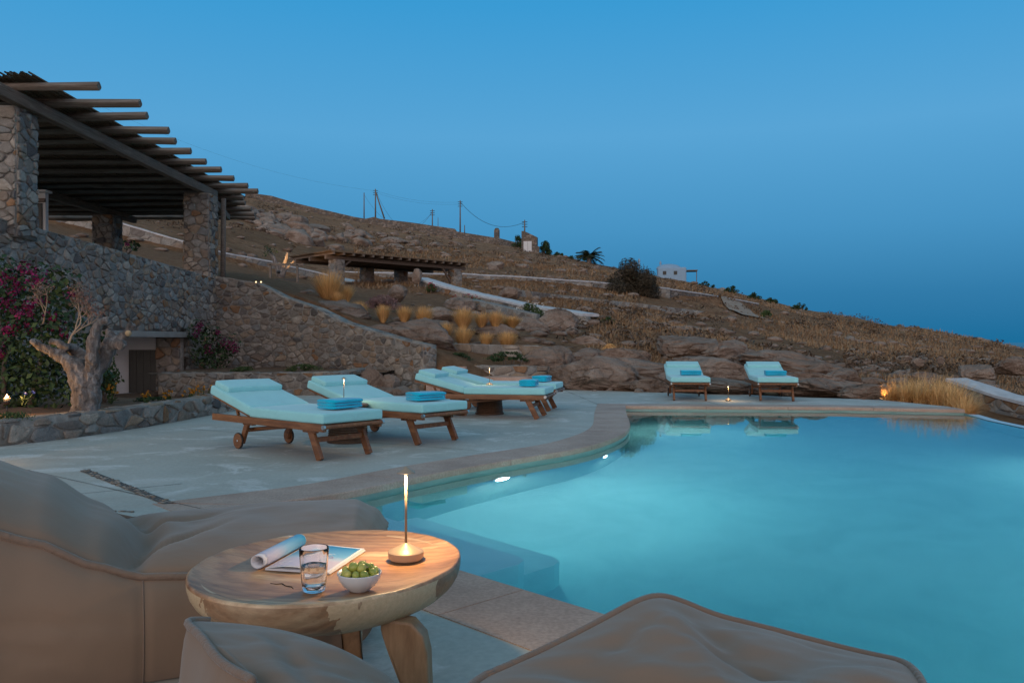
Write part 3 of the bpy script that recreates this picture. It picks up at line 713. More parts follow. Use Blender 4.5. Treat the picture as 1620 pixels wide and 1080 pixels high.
# ------------------------------------------------------------------ soil beds
mb=MB()
def soil(loop,z,am=.05,name='planting_bed'):
    bm=bmesh.new(); f=bm.faces.new([bm.verts.new((x,y,z if not callable(z) else z(x,y))) for x,y in loop]); bmesh.ops.triangulate(bm,faces=[f],quad_method='FIXED',ngon_method='EAR_CLIP')
    for _ in range(5):
        es=[e for e in bm.edges if e.calc_length()>.3]
        if es: bmesh.ops.subdivide_edges(bm,edges=es,cuts=1)
        bmesh.ops.triangulate(bm,faces=[f for f in bm.faces if len(f.verts)>3])
    for v in bm.verts: v.co.z=(z if not callable(z) else z(v.co.x,v.co.y))+am*noise.noise(v.co*1.7)+am*.5*noise.noise(v.co*6)
    me=bpy.data.meshes.new(name); bm.to_mesh(me); bm.free(); me.materials.append(M['soil'])
    for p in me.polygons: p.use_smooth=True
    o=bpy.data.objects.new(name,me); COL.objects.link(o); tag(o,None,kind='structure')
soil([(-12,8.0),(-8.2,8.3),(-5.55,8.65),(-5.1,9.6),(-4.85,10.7),(-4.65,12.2),(-4.6,13.2),(-4.85,14.7),(-5.6,16),(-7.2,17.1),(-7.8,20),(-9,16),(-12,12)],lambda x,y: .20-.27*min(max((y-12)/5,0),1))
soil([(-7.7,17.3),(-6,17.15),(-4.7,17.0),(-3.8,17.05),(-3.3,17.4),(-2.7,19.1),(-4.2,20.3),(-6,21.2),(-7.8,21.5)],.42)
# ------------------------------------------------------------------ upper terrace, large pergola
mb=MB(); mb.box((-12.6,18.5,1.5),(8.2,17.8,3.0)); 
for v in range(len(mb.v)): pass
mb=MB(); z=2.95
L=[(-16,9),(-9.9,9.2),(-9.1,12.2),(-8.85,14.3),(-8.5,16.6),(-8.15,19.8),(-7.95,21.5),(-7.2,27.5),(-16,28)]
vs,fs=ngon(L,z-.12); 
vs=[Vector((v.x,v.y,lerp(3.05,2.68,min(max((v.y-14)/8,0),1)))) for v in vs]; mb.add(vs,fs)
tag(mb.build('upper_terrace',M['terrace_cement'],smooth=False),None,kind='structure')
pg=empty('pergola',(-8.4,14.4,3.0),0,'large grey timber pergola with reed mat roof on thick rubble pillars above the high wall','pergola')
def loc(v): return Vector(v)-Vector((-8.4,14.4,3.0))
def pil(c,wx,wy,z0,z1,seed,cw=.30,ch=.2):
    rng=random.Random(seed); return pillar('stone_pillar','',(c[0]+8.4,c[1]-14.4),wx,wy,z0-3,z1-3,seed,.24,.16,parent=pg)
pil((-8.84,14.42),.66,.62,2.9,5.15,31)
pil((-8.33,22.0),.66,.62,2.5,5.02,32)
pil((-12.6,25.6),.62,.62,2.6,5.0,33)
mb=MB(); mb.beam(loc((-8.52,13.1,5.27)),loc((-8.17,22.6,5.12)),.17,.22,bev=.03); mb.build('main_beam',M['grey_timber_long'],pg,smooth=True,sharp=40)
mb=MB(); mb.beam(loc((-8.2,22.2,5.05)),loc((-8.96,25.9,5.0)),.15,.18,bev=.02); mb.build('main_beam',M['grey_timber_long'],pg,smooth=True,sharp=40)
mb=MB(); mb.beam(loc((-13.6,13.5,5.26)),loc((-12.4,27.0,5.08)),.16,.2,bev=.02); mb.build('main_beam',M['grey_timber_long'],pg,smooth=True,sharp=40)
mb=MB(); mb.tube([loc((-7.9,22.45,2.5)),loc((-7.89,22.45,3.8)),loc((-7.88,22.45,5.0))],[.075,.07,.07],8); mb.build('post',M['grey_timber'],pg)
ends=[(157,137),(222,160),(233,185),(267,204),(278,222),(302,237),(326,249),(350,262),(370,273),(392,285),(408,296),(385,303),(388,310),(398,319),(403,328),(404,334)]
rng=random.Random(5)
for k,(px,py) in enumerate(ends):
    Y=14.0+.92*k; zc=5.44-(Y-14)*.012
    X=(px-810)/F*Y
    a=Vector((X,Y,zc+rng.uniform(-.015,.015))); b=Vector((-16.0,Y+rng.uniform(-.1,.1),zc))
    mb=MB(); pts=[];rad=[]
    for q in range(7):
        t=q/6; p=a.lerp(b,t); pts.append(loc(p+Vector((0,0,.045*noise.noise(Vector((k*1.7,q*.6,0))))))); rad.append(.064+.022*noise.noise(Vector((k*3,q*.5,2))))
    mb.tube(pts,rad,16,sq=True); mb.build('rafter',M['grey_timber'],pg,smooth=True,sharp=40)
for i,Y in enumerate(()):
    mb=MB(); mb.tube([loc((-6.9-.1*i,Y,5.45)),loc((-16,Y,5.45))],.08,8); mb.build('rafter',M['grey_timber'],pg,smooth=False)
# reed mat: cane bundles lying along Y over the rafters
mb=MB(); rng=random.Random(8)
x=-16.0
while x<-8.05:
    x+=rng.uniform(.022,.040); y0=13.8+rng.uniform(-.15,.15); y1=(27.6 if x<-9.0 else 24.6)+rng.uniform(-.25,.25)
    n=7; pts=[]
    z0=rng.uniform(.0,.03)
    for q in range(n):
        t=q/(n-1); Y=lerp(y0,y1,t); zz=5.44-(Y-14)*.012+.115+z0+.02*math.sin(Y*3.4+x)+.015*noise.noise(Vector((x*2,Y,0)))
        pts.append(loc((x+.03*noise.noise(Vector((x*5,Y*.5,1))),Y,zz)))
    mb.tube(pts,.016,4,cap=False)
mb.add([loc((-16,13.95,5.57)),loc((-8.25,13.95,5.57)),loc((-8.25,24.3,5.45)),loc((-9.1,27.4,5.42)),loc((-16,27.4,5.42))],[(0,1,2,3,4)])
mb.build('reed_mat',M['straw_mat'],pg,smooth=False)
# white house end wall behind it
hs=empty('white_house',(-11.4,20.2,2.7),0,'white rendered house end with a dark door, in shade under the large pergola','house')
bx('wall',(-13.5,20.32,3.73),(4.0,.13,2.06),'white_paint',hs); bx('roof',(-13.5,20.32,4.80),(4.1,.3,.05),'white_paint',hs)
bx('door',(-11.74,20.235,3.65),(.34,.05,1.7),'dark_door',hs); bx('door_lintel',(-11.72,20.23,4.57),(.45,.07,.09),'grey_timber',hs)

# ------------------------------------------------------------------ hillside walls (points are photo x, photo y of the top, depth)
def hw(name,label,pts,h,thick,seed,cap=None,capw=None,far=True,cw=.5,ch=.3,caph=.08,hb=None,group=None):
    L=[]
    for i in range(len(pts)-1):
        a,b=pts[i],pts[i+1]; n=max(1,int(abs(b[0]-a[0])/30))
        for k in range(n): t=k/n; L.append(tuple(lerp(a[q],b[q],t) for q in range(3)))
    L.append(pts[-1]); W=[]
    for px,py,D in L:
        p=P(px,py,D); zb=gz(p.x,p.y)-.6; W.append((p.x,p.y,min(zb,p.z-h),p.z+.06*noise.noise(Vector((p.x*.8,p.y,0)))))
    return wall(name,label,W,thick,cw,ch,seed,1,cap=cap,capw=capw,far=far,caph=caph,group=group)
hw('hillside_wall','white-capped wall winding down the slope behind the large pergola to the rounded end by the small pergola',[(-40,330,50),(60,336,46),(90,339,45),(145,343,45),(178,350,45),(222,363,45),(290,383,45),(360,402,47),(430,415,49),(500,431,51),(538,441,51),(546,447,50)],1.1,.35,51,cap='white',capw=1.0,far=False,cw=.55,ch=.34)
hw('hillside_wall','long white-capped rubble wall running right from behind the small pergola to the big dark bush',[(520,431,54),(640,433,54),(735,434,55),(830,439,57),(940,447,60),(1000,452,62),(1060,457,65)],1.3,.4,52,cap='white',capw=.5,far=False,cw=.55,ch=.34)
hw('hillside_wall','short white-capped wall right of the big dark bush, ending at the track',[(1060,458,66),(1110,465,70),(1160,473,76),(1200,481,80)],1.0,.4,53,cap='white',capw=.6)
hw('hillside_wall','broad white-topped ramp wall sloping down to the right above the golden grass',[(656,441,43),(700,455,41),(760,470,38.5),(830,485,36),(922,499,33)],1.2,.4,54,cap='white',capw=.85,far=False,cw=.45,ch=.28,caph=.10)
hw('hillside_wall','grey dry-stone terrace wall crossing the dry grass below the big dark bush',[(812,457,46),(860,463,48),(930,471,51),(1000,479,54),(1080,488,58),(1150,497,62),(1185,502,64)],.75,.5,55,far=False,cw=.6,ch=.4)
hw('hillside_wall','dry-stone wall along the hilltop between the boulders and the utility poles',[(388,304,168),(430,310,168),(470,322,168),(560,343,168),(578,346,168),(592,343,168),(600,346,168),(650,352,168),(720,362,168),(722,366,168),(790,377,166),(812,383,162),(830,396,158)],1.4,.6,56)
hw('hillside_wall','low dry-stone wall on the ridge running right from the stone kiosk',[(852,402,145),(905,411,140),(960,421,136),(1010,431,130),(1060,440,127)],1.0,.6,57)
hw('hillside_wall','dry-stone wall on the ridge right of the big dark bush, below the white villa',[(1050,446,112),(1100,452,112),(1150,464,110),(1200,478,106),(1240,486,104)],.9,.6,58)
hw('hillside_wall','broken dry-stone wall among the boulders under the utility poles',[(520,384,95),(560,382,97),(600,383,98),(640,390,98)],.7,.6,59)
hw('hillside_wall','low rubble bed wall behind the golden grass beside the white-topped ramp',[(740,472,34),(790,484,32),(840,496,30)],.6,.4,60,far=False,cw=.35,ch=.25)
# right end wall, white cap
wall('garden_wall','whitewashed-top rubble wall at the far right, behind the long feathery grass',[(8.95,16.9,-1.2,.30),(9.1,15.4,-1.2,.06),(9.25,14.0,-1.2,-.10),(9.5,12.4,-1.6,-.3)],.5,.34,.2,61,1,cap='white',capw=.42,caph=.05)
# planter above the steps
wall('bed_wall','low rubble bed wall behind the pale steps, holding the trailing green plants',[(-1.9,19.5,.0,.52),(-.6,19.4,.0,.53),(.3,19.3,.0,.53),(.9,19.7,.0,.5)],.3,.35,.2,62,1,cap='stone')
wall('bed_wall','upper rubble bed wall under the row of golden grass clumps',[(-1.9,21.2,.2,1.06),(-.9,21.0,.2,1.03),(.2,20.9,.2,1.0),(1.3,21.3,.2,.96)],.35,.42,.26,63,1,cap='stone')
soil([(-2.0,19.6),(.9,19.9),(1.3,21.2),(-2.0,21.2)],.46)
soil([(-2.2,21.3),(1.4,21.3),(1.8,22.6),(-2.2,22.6)],.92)
# pale steps
st=empty('garden_steps',(-.9,18.6,0),0,'broad pale stone steps behind the middle loungers, rising towards the golden grass','steps')
for (x0,x1,y0,y1,z0,z1,r) in ((-1.9,1.15,18.15,19.2,-.02,.14,.5),(-1.85,.5,18.7,19.4,.14,.29,.4),(-1.85,-1.05,19.0,19.45,.29,.52,.1)):
    L=[(x0,y0),(x1-r,y0)]+[(x1-r+r*math.sin(a*math.pi/12),y0+r-r*math.cos(a*math.pi/12)) for a in range(1,7)]+[(x1,y1),(x0,y1)]
    mb=MB(); k=len(L); lx=[(x+.9,y-18.6) for x,y in L]
    mb.add([(x,y,z1) for x,y in lx]+[(x,y,z0) for x,y in lx],[tuple(range(k))[::-1] if False else tuple(range(k))]+[(i,(i+1)%k,k+(i+1)%k,k+i) for i in range(k)])
    mb.build('step',M['coping_stone'],st,smooth=False)

# ------------------------------------------------------------------ small pergola
p0=P(527,404,43.6); zr=p0.z
a=Vector((-9.45,43.6)); d1=(Vector((-3.05,49.9))-a).normalized(); d2=Vector((-d1.y,d1.x))
sp=empty('small_pergola',(a.x,a.y,3.6),math.atan2(d1.y,d1.x),'low weathered timber pergola on stone pillars, halfway up the slope','pergola')
def q(u,v,z): return Vector((u,v,z-3.6))
for (u,v) in ((.3,.2),(4.3,3.2),(6.8,3.2),(8.6,.2)):
    rng=random.Random(int(u*10)); pillar('stone_pillar','',(u,v),.6,.6,-1.2,zr-3.6-.2,int(u*10),.3,.2,parent=sp)
for v in (.2,1.8,3.3):
    mb=MB(); mb.beam(q(-.4,v,zr-.1),q(9.4,v,zr-.1),.16,.2); mb.build('main_beam',M['grey_timber_long'],sp,smooth=False)
for k in range(16):
    mb=MB(); u=-.3+k*.62; mb.beam(q(u,-.5,zr+.07),q(u+.05,3.9,zr+.07),.11,.12); mb.build('rafter',M['grey_timber_long'],sp,smooth=False)
for (u0,u1) in ((.5,1.2),(8.4,7.6)):
    mb=MB(); mb.beam(q(u0,.2,zr-1.15 if u0>5 else zr-.7),q(u1,.2,zr-.15),.1,.1); mb.build('brace',M['grey_timber_long'],sp,smooth=False)
mb=MB(); rng=random.Random(2); mb.box(q(4.5,1.7,zr+.16),(9.9,4.3,.03))
for i in range(150):
    y=rng.uniform(-.45,3.85); mb.beam(q(-.5+rng.uniform(-.1,.1),y,zr+.185),q(9.5+rng.uniform(-.12,.12),y+rng.uniform(-.04,.04),zr+.19),.03,.03)
mb.build('reed_mat',M['straw_mat'],sp,smooth=False)
# dark timber frame of a swing seat beside it
sw=P(450,456,38); e=empty('swing_seat',(sw.x,sw.y,sw.z-.45),0,'small dark timber swing seat on a post frame, left of the small pergola','seat')
mb=MB()
for x in (-.65,.6): mb.beam((x,0,-.6),(x,0,1.55),.09,.09)
mb.beam((-.8,0,1.55),(.9,0,1.55),.09,.1); mb.build('frame',M['grey_timber'],e,smooth=False)
mb=MB(); mb.box((0,-.1,.42),(1.2,.5,.07)); mb.box((0,.14,.72),(1.2,.06,.4)); mb.build('seat',M['dark_door'],e,smooth=False)
# ------------------------------------------------------------------ utility poles and wires
def pole(name_lab,px,ptop,pbase,D,r,arm=False,stay=False):
    b=P(px,pbase+3,D); top=P(px,ptop,D); e=empty('utility_pole',b,0,name_lab,'utility pole','utility poles on the hilltop'); h=top.z-b.z
    mb=MB(); mb.tube([(0,0,0),(0,0,h)],[r,r*.65],7); mb.build('shaft',M['grey_timber'],e)
    if arm:
        mb=MB()
        for k in range(3): mb.tube([(-.5,0,h-.35-k*.45),(.5,0,h-.35-k*.45)],.06,5)
        mb.build('crossarm',M['dark_metal'],e)
    if stay:
        mb=MB(); mb.tube([(0,0,h*.92),(1.9,.2,0)],[r*.8,r],6); mb.build('stay',M['grey_timber'],e)
    return b+Vector((0,0,h))
t1=pole('leaning plain utility pole, leftmost on the hilltop',576,305,346,176,.14)
t2=pole('tall utility pole with a slanted stay, second from the left on the hilltop',594,299,343,176,.17,True,True)
t3=pole('thin short utility pole between the stayed pole and the tallest pole',684,331,361,176,.14,True)
t4=pole('tallest utility pole, standing in the middle of the hilltop',728,317,367,174,.17,True)
t5=pole('utility pole rising behind the stone kiosk',830,348,372,150,.15,True)
t6=pole('tiny stub pole just right of the tallest utility pole',735,356,369,176,.12)
t7=pole('hair-thin mast between the two middle utility poles',693,344,361,176,.07)
def wire(a,b,sag,lab,r=.022):
    mb=MB(); mb.tube([a.lerp(b,i/24)-Vector((0,0,sag*4*(i/24)*(1-i/24))) for i in range(25)],r,4); tag(mb.build('power_line',M['dark_metal']),lab,'wire','power lines strung between the poles')
dz=lambda v,k: v-Vector((0,0,k))
wire(dz(t4,.3),dz(t5,.4),2.6,'sagging black wire from the tallest pole down to the kiosk pole',.04)
wire(dz(t2,.3),dz(t3,.5),6.0,'deeply sagging wire from the stayed pole to the thin short pole',.03)
wire(dz(t1,.4),dz(t3,.7),5.0,'sagging wire from the leaning pole to the thin short pole',.02)
wire(dz(t2,.35),dz(t4,.35),.9,'faint upper wire between the stayed pole and the tallest pole',.014)
wire(dz(t2,.8),dz(t4,.8),.9,'faint middle wire between the stayed pole and the tallest pole',.014)
wire(Vector((-75,150,44)),dz(t2,.4),2.5,'faint wire coming from the left to the stayed pole',.012)
# ------------------------------------------------------------------ kiosk
kc=P(838,402,144); k=empty('stone_kiosk',kc,R(-12),'small rubble kiosk with a slanting top and a white double door on the ridge','kiosk')
w_,hL,hR=1.35,4.0,2.9
mb=MB(); vs=[(-w_,-.6,-1),(w_,-.6,-1),(w_,-.6,hR),(-.9,-.6,hL),(-w_,-.6,hL),(-w_,.6,-1),(w_,.6,-1),(w_,.6,hR),(-.9,.6,hL),(-w_,.6,hL)]
mb.add(vs,[(0,1,2,3,4),(9,8,7,6,5),(0,5,6,1),(1,6,7,2),(2,7,8,3),(3,8,9,4),(4,9,5,0)]); mb.build('wall',M['far_wall'],k,smooth=False)
for sx in (-.62,.12):
    mb=MB(); mb.box((sx,-.62,1.25),(.7,.06,1.9)); mb.build('door',M['white_paint'],k,smooth=False)
mb=MB(); mb.box((1.5,-.3,.3),(.5,.7,1.9)); mb.build('side_pier',M['far_wall'],k,smooth=False)
c=P(786,375,160); mb=MB(); mb.lathe([(.55,-1),(.55,1.3),(.35,1.7),(.01,1.8)],n=6,sy=.5); tag(mb.build('stone_post',M['far_wall'],loc=c,smooth=False),'lone rubble gate post on the hilltop wall left of the kiosk','post')
# ------------------------------------------------------------------ villa and ridge posts
vb=P(1060,437,124); v=empty('villa',vb,R(-8),'small white cubic villa with a domed top and a shaded porch on the ridge','villa')
mb=MB(); mb.box((0.2,0,-1.4),(4.2,4,5.2),None,.25); mb.build('wall',M['villa_haze_paint'],v,sharp=40)
mb=MB(); mb.lathe([(1.9,1.1),(1.7,1.45),(1.2,1.7),(.6,1.82),(.01,1.86)],(-.2,0,0),n=24,sy=.8); mb.build('roof',M['villa_haze_paint'],v,sharp=40)
for x in (-.9,.7): bx2=MB(); bx2.box((x,-2.0,.35),(.5,.08,.55)); bx2.build('window',M['dark_door'],v,smooth=False)
mb=MB(); mb.box((3.1,-.5,.72),(1.7,2.6,.12)); mb.tube([(3.8,-1.6,-1.2),(3.8,-1.6,.7)],.06,5); mb.build('porch',M['grey_timber'],v,smooth=False)
for (x,h) in ((-4.6,1.9),(-1.4,1.5)):
    mb=MB(); mb.box((x,.5,h/2+.4),(.2,.2,h)); mb.lathe([(.18,0),(.18,.2),(.04,.5)],(x,.5,.4+h),n=8); mb.build('chimney',M['villa_haze_paint'],v,smooth=False)
for i,(px,py,lab) in enumerate(((1423,518,'left one of two squat stone posts on the right-hand ridge'),(1451,521,'right one of two squat stone posts on the right-hand ridge'))):
    c=P(px,py,93); mb=MB(); mb.lathe([(.28,-1.2),(.27,.25),(.2,.35),(.01,.38)],n=8); tag(mb.build('stone_post',M['far_wall'],loc=c,smooth=False),lab,'post','stone posts on the ridge')
# track on the right
mb=MB(); tp=[(1120,470,71),(1165,478,68),(1200,489,64),(1178,496,60),(1140,480,64)]
def track(pts,w):
    V=[];n=len(pts)
    Pt=chaikin([(P(*p).x,P(*p).y) for p in pts],2)
    for i,(x,y) in enumerate(Pt):
        a=Vector(Pt[max(i-1,0)]);b=Vector(Pt[min(i+1,len(Pt)-1)]);t=(b-a).normalized();nv=Vector((-t.y,t.x))
        for s in (-1,0,1): X=x+nv.x*w*s;Y=y+nv.y*w*s; V.append((X,Y,gz(X,Y)+.15))
    m=len(Pt); mb.add(V,[(i*3+j,i*3+j+1,(i+1)*3+j+1,(i+1)*3+j) for i in range(m-1) for j in (0,1)])
track([(1128,470,80),(1150,477,76),(1168,486,70),(1190,494,64),(1205,494,66)],1.1)
t=NT('track'); M['track']=t.fin(t.ramp(t.noise(2,6,.6,t.n('ShaderNodeNewGeometry').outputs['Position']),[(.3,(.24,.17,.12)),(.7,(.36,.28,.21))]),.95)
tag(mb.build('track',M['track']),None,kind='structure')
# ------------------------------------------------------------------ boulders
def rock_mesh(seed,sub=4,rough=.28,flat=.75,nc=10,cs=.9):
    bm=bmesh.new(); bmesh.ops.create_icosphere(bm,subdivisions=sub,radius=1); rg=random.Random(seed); off=Vector((seed*7.3,seed*3.1,seed*1.7))
    cuts=[(Vector((rg.gauss(0,1),rg.gauss(0,1),rg.gauss(0,.7))).normalized(),rg.uniform(.5,.8)) for _ in range(nc)]
    for v in bm.verts:
        d=v.co.normalized(); r=1.0
        p=d*1.0
        for n_,k in cuts:
            q=p.dot(n_)
            if q>k: p-=n_*(q-k)*cs
        f=1+rough*.75*noise.fractal(d*1.2+off,1,2,3)+.05*noise.fractal(d*5+off,1,2,4); lay=noise.noise(Vector((d.x*1.2,d.y*1.2,d.z*3.2))+off); f-=.02*max(0,1-abs(lay)*12); ck_=noise.noise(d*1.5+off*1.7); f-=.07*max(0,1-abs(ck_)*18)
        v.co=Vector((p.x*f,p.y*f,p.z*f*flat))
    me=bpy.data.meshes.new('boulder'); bm.to_mesh(me); bm.free(); me.materials.append(M['granite'])
    for p in me.polygons: p.use_smooth=True
    return me
ROUND=[rock_mesh(i+41,6,.16,.95,5,.7) for i in range(3)]
ROCKS=[rock_mesh(i+1,6 if i<6 else 3,.25+.03*(i%4),.8) for i in range(10)]
def rock(label,cx,cy,wpx,hpx,D,seed,rz=None,tilt=0,group=None,dep=.8,ry=0,rd=False):
    """cx,cy: centre in the photo; wpx,hpx: full size there"""
    p=P(cx,cy,D); w=wpx/F*D/2; h=hpx/F*D/2; rg=random.Random(seed*31+7)
    o=bpy.data.objects.new('boulder',ROUND[seed%3] if rd else ROCKS[seed%6]); COL.objects.link(o); o.location=p
    k8=1.12 if rd else 1.0; o.scale=(w*1.08*k8,w*dep*k8,h*(1.35 if rd else 1.5)); o.rotation_euler=(0,R(ry),R(rg.uniform(-25,25) if rz is None else rz)); tag(o,label,'boulder',group); return o
BR=[('big rounded boulder with a smooth top beside the golden grass, right of the flowering bush',878,521,72,50,30),('brown split boulder leaning against the big rounded one in the grass bed',826,528,86,42,28),
('round grey boulder behind the golden grass clumps, below the red flowers',730,489,50,30,33),('flat pale boulder touching the round grey one behind the golden grass',768,492,46,22,33.5),
('wide smooth boulder rising behind the curved wall near its low end',665,541,104,60,20.8),('grey slanted slab boulder at the top of the curved wall',540,500,100,36,22.5),
('rough grey boulder above the four lined-up grass clumps',628,465,30,22,31),('low brown boulder between grass clumps above the curved wall',548,497,60,14,26),('small pale boulder left of the tallest golden grass',500,477,36,14,27),
('pale upright rock at the upper end of the white-topped ramp',659,438,16,20,42),('low rock in the grass bed behind the third golden clump',690,502,60,26,27),('brown boulder under the leftmost lower golden clump',690,528,66,34,24),
('smooth striped boulder seen above the white-topped ramp',806,466,36,18,41),('long low rock beneath the two middle lower grass clumps',775,532,90,34,25),
# outcrop behind the terrace
('broad brown outcrop rock right of the trailing green plants',872,588,110,66,20.4),('rounded outcrop rock in the middle, behind the second facing lounger pair',940,600,130,56,19.2),('small rounded rock at the terrace edge right of the pale steps',905,606,36,26,18.9),
('mid-slope outcrop rock under the tiny yellow shrub',985,572,96,34,22.5),('long brown outcrop slab running down to the left facing lounger',1010,592,150,42,20.5),('large smooth outcrop block with a vertical crack above the left facing lounger',1090,553,130,48,25),
('outcrop block right of the cracked one, between the facing loungers',1150,566,100,46,24),('dark rounded outcrop rock behind the floor lamp',1138,594,110,48,19.4),('long sloping outcrop rock behind the right facing lounger',1240,585,190,44,22.5),
('low outcrop rock at the terrace edge between the facing loungers',1150,613,130,22,17.9),('outcrop rock at the terrace edge right of the right facing lounger',1300,617,150,32,17.3),('rounded grey rock on the outcrop right of the right facing lounger',1288,588,36,18,21),
('fractured outcrop rock above the terrace end, left of the glowing grass',1330,600,84,28,19.5),('low brown rock at the terrace end beside the glowing grass',1375,622,90,26,16.4),('rounded boulder behind the long feathery grass',1462,602,58,22,20),
('small rock at the terrace edge left of the left facing lounger',1030,611,60,22,18.2),('flat rock below the smooth block with the crack',1065,603,90,26,19.3),('pale slab rock on the slope above the far right wall',1545,590,66,30,23),('slanted grey rock near the right edge of the photo',1600,580,56,26,26),
('grey rock in the dry grass above the long feathery grass',1452,573,20,12,30),('pale pointed rock in the dry grass right of centre',1488,572,16,12,31),('low outcrop rock between the big rounded boulder and the yellow shrub',930,545,60,22,26),
('tawny rock in the rubble just left of the cracked outcrop block',1010,548,50,16,28),('stepped outcrop rock above the dark trailing plants',860,560,70,22,23.5),('low outcrop shelf just above the broad brown outcrop',925,572,80,30,22),
('large rubble boulder filling the corner between the curved wall and the low retaining wall',588,604,44,42,17.7),('smaller rubble boulder at the foot of the curved wall, behind the second lounger',617,610,34,28,17.6),
('thin tilted outcrop slab under the broad brown outcrop, right of the half hidden lounger',925,612,70,16,18.9),('knobbly outcrop rock between the yellow shrub and the left facing lounger',1000,566,60,24,22.6),('thin layered outcrop slab just left of the left facing lounger',990,608,70,18,18.7),
('smooth outcrop hump above the rounded middle outcrop',955,586,80,24,20.6),('narrow outcrop ridge between the facing loungers, above the floor lamp',1120,576,110,20,21.6),('outcrop knob behind the backrest of the right facing lounger',1205,572,60,26,22.8),
('long low outcrop tail running right from the right facing lounger',1290,603,120,22,19),('small split outcrop rock near the glowing grass',1345,612,46,16,17.6),('flat outcrop plate above the long sloping outcrop rock',1275,577,90,16,24)]
for i,(lab,cx,cy,w_,h_,D) in enumerate(BR):
    rock(lab,cx,cy,w_,h_,D,i*7+3,ry=(6 if w_>90 else 0),dep=1.0 if w_>90 else .85,rz=random.Random(i).uniform(-14,14),rd=i<14 or i in (15,23,25))
# scree and boulder field by the hilltop (far)
rg=random.Random(77)
def small_rocks(n,fn,label,group,smin,smax):
    for i in range(n):
        px,D=fn(); X=(px-810)/F*D; z=gz(X,D); z=max(z,.0) if D<19 else z; s=rg.uniform(smin,smax)*(.6+.8*rg.random()**2)
        o=bpy.data.objects.new('boulder',ROCKS[6+rg.randrange(4)]); COL.objects.link(o); o.location=(X,D,z+s*.08)
        o.scale=(s*rg.uniform(.8,1.7),s*rg.uniform(.8,1.2),s*rg.uniform(.45,.8)); o.rotation_euler=(rg.uniform(-.3,.3),rg.uniform(-.3,.3),rg.uniform(0,6.3)); tag(o,label,'boulder',group)
small_rocks(60,lambda:(rg.gauss(430,55),rg.uniform(75,108)),'pale granite boulder in the boulder field below the hilltop wall','boulders in the field above the white-capped wall',.6,1.7)
small_rocks(30,lambda:(rg.gauss(605,45),rg.uniform(85,125)),'granite boulder in the patch below the hilltop utility poles','boulders below the utility poles',.5,1.3)
small_rocks(50,lambda:(rg.uniform(300,1050),math.exp(rg.uniform(math.log(60),math.log(160)))),'small granite rock scattered on the upper hillside','rocks scattered on the upper hillside',.3,.9)
small_rocks(45,lambda:(rg.uniform(930,1620),math.exp(rg.uniform(math.log(24),math.log(80)))),'small granite rock lying in the dry grass on the right-hand slope','rocks on the right-hand slope',.15,.5)
small_rocks(30,lambda:(rg.uniform(840,1400),rg.uniform(17.5,24)),'fist to head sized rock broken off the outcrop behind the terrace','loose rocks on the outcrop',.08,.24)
small_rocks(16,lambda:(rg.uniform(480,830),rg.uniform(23,36)),'small rock lying between the golden grass clumps','loose rocks in the grass bed',.1,.3)
small_rocks(14,lambda:(rg.uniform(545,680),rg.uniform(16.9,17.8)),'rounded rubble stone at the foot of the curved wall','stones at the foot of the curved wall',.18,.3)

mb=MB(); rgq=random.Random(99)
for i in range(1500):
    px=rgq.uniform(60,1640); D=math.exp(rgq.uniform(math.log(19),math.log(165))); X=(px-810)/F*D
    if px<840 and D<38 and px<480: continue
    if noise.noise(Vector((X*.09,D*.06,33)))<rgq.uniform(-.35,.3): continue
    s_=rgq.uniform(.05,.22)*(1+D*.013); mb.rnd=rgq.random(); pebble(mb,(X,D,gz(X,D)+s_*.15),(s_*rgq.uniform(.8,1.6),s_,s_*rgq.uniform(.5,.8)),rgq)
tag(mb.build('scattered_stones',M['granite']),'loose pale stones strewn over the hillside',None,None,'stuff')
# ------------------------------------------------------------------ vegetation helpers
def blade(mb,b,d,L,w,bend,seg=3,tip=.15):
    d=d.normalized(); side=d.cross(Vector((0,0,1))); side=side.normalized() if side.length>1e-3 else Vector((1,0,0))
    out=Vector((d.x,d.y,0)); p=Vector(b); vs=[]; dd=d.copy()
    for i in range(seg+1):
        ww=w*(1-(1-tip)*i/seg); vs+=[p-side*ww/2,p+side*ww/2]; dd=(dd+out*bend*.5+Vector((0,0,-bend))).normalized(); p=p+dd*L/seg
    mb.add(vs,[(2*i,2*i+1,2*i+3,2*i+2) for i in range(seg)])
def grass(rng,n,h,r,w,spread=.55,bend=.18):
    mb=MB()
    for i in range(n):
        a=rng.uniform(0,6.283); q=r*math.sqrt(rng.random()); b=Vector((q*math.cos(a),q*math.sin(a),0)); t=rng.random()**.55*spread
        d=Vector((math.cos(a)*t+rng.uniform(-.12,.12),math.sin(a)*t+rng.uniform(-.12,.12),1)); mb.rnd=min(1,max(0,rng.gauss(.5,.25))); blade(mb,b,d,h*rng.uniform(.45,1.1)*(.72+.34*t/spread),w,bend*rng.uniform(.3,1.3))
    return mb
def quad_leaf(mb,p,n,s,asp=.5,rng=random):
    n=n.normalized(); a=n.orthogonal().normalized(); ang=rng.uniform(0,6.283); b=n.cross(a); u=a*math.cos(ang)+b*math.sin(ang); v=n.cross(u)
    mb.add([p-u*s*.5,p-v*s*asp*.5+n*s*.08,p+u*s*.5,p+v*s*asp*.5+n*s*.08],[(0,1,2,3)])
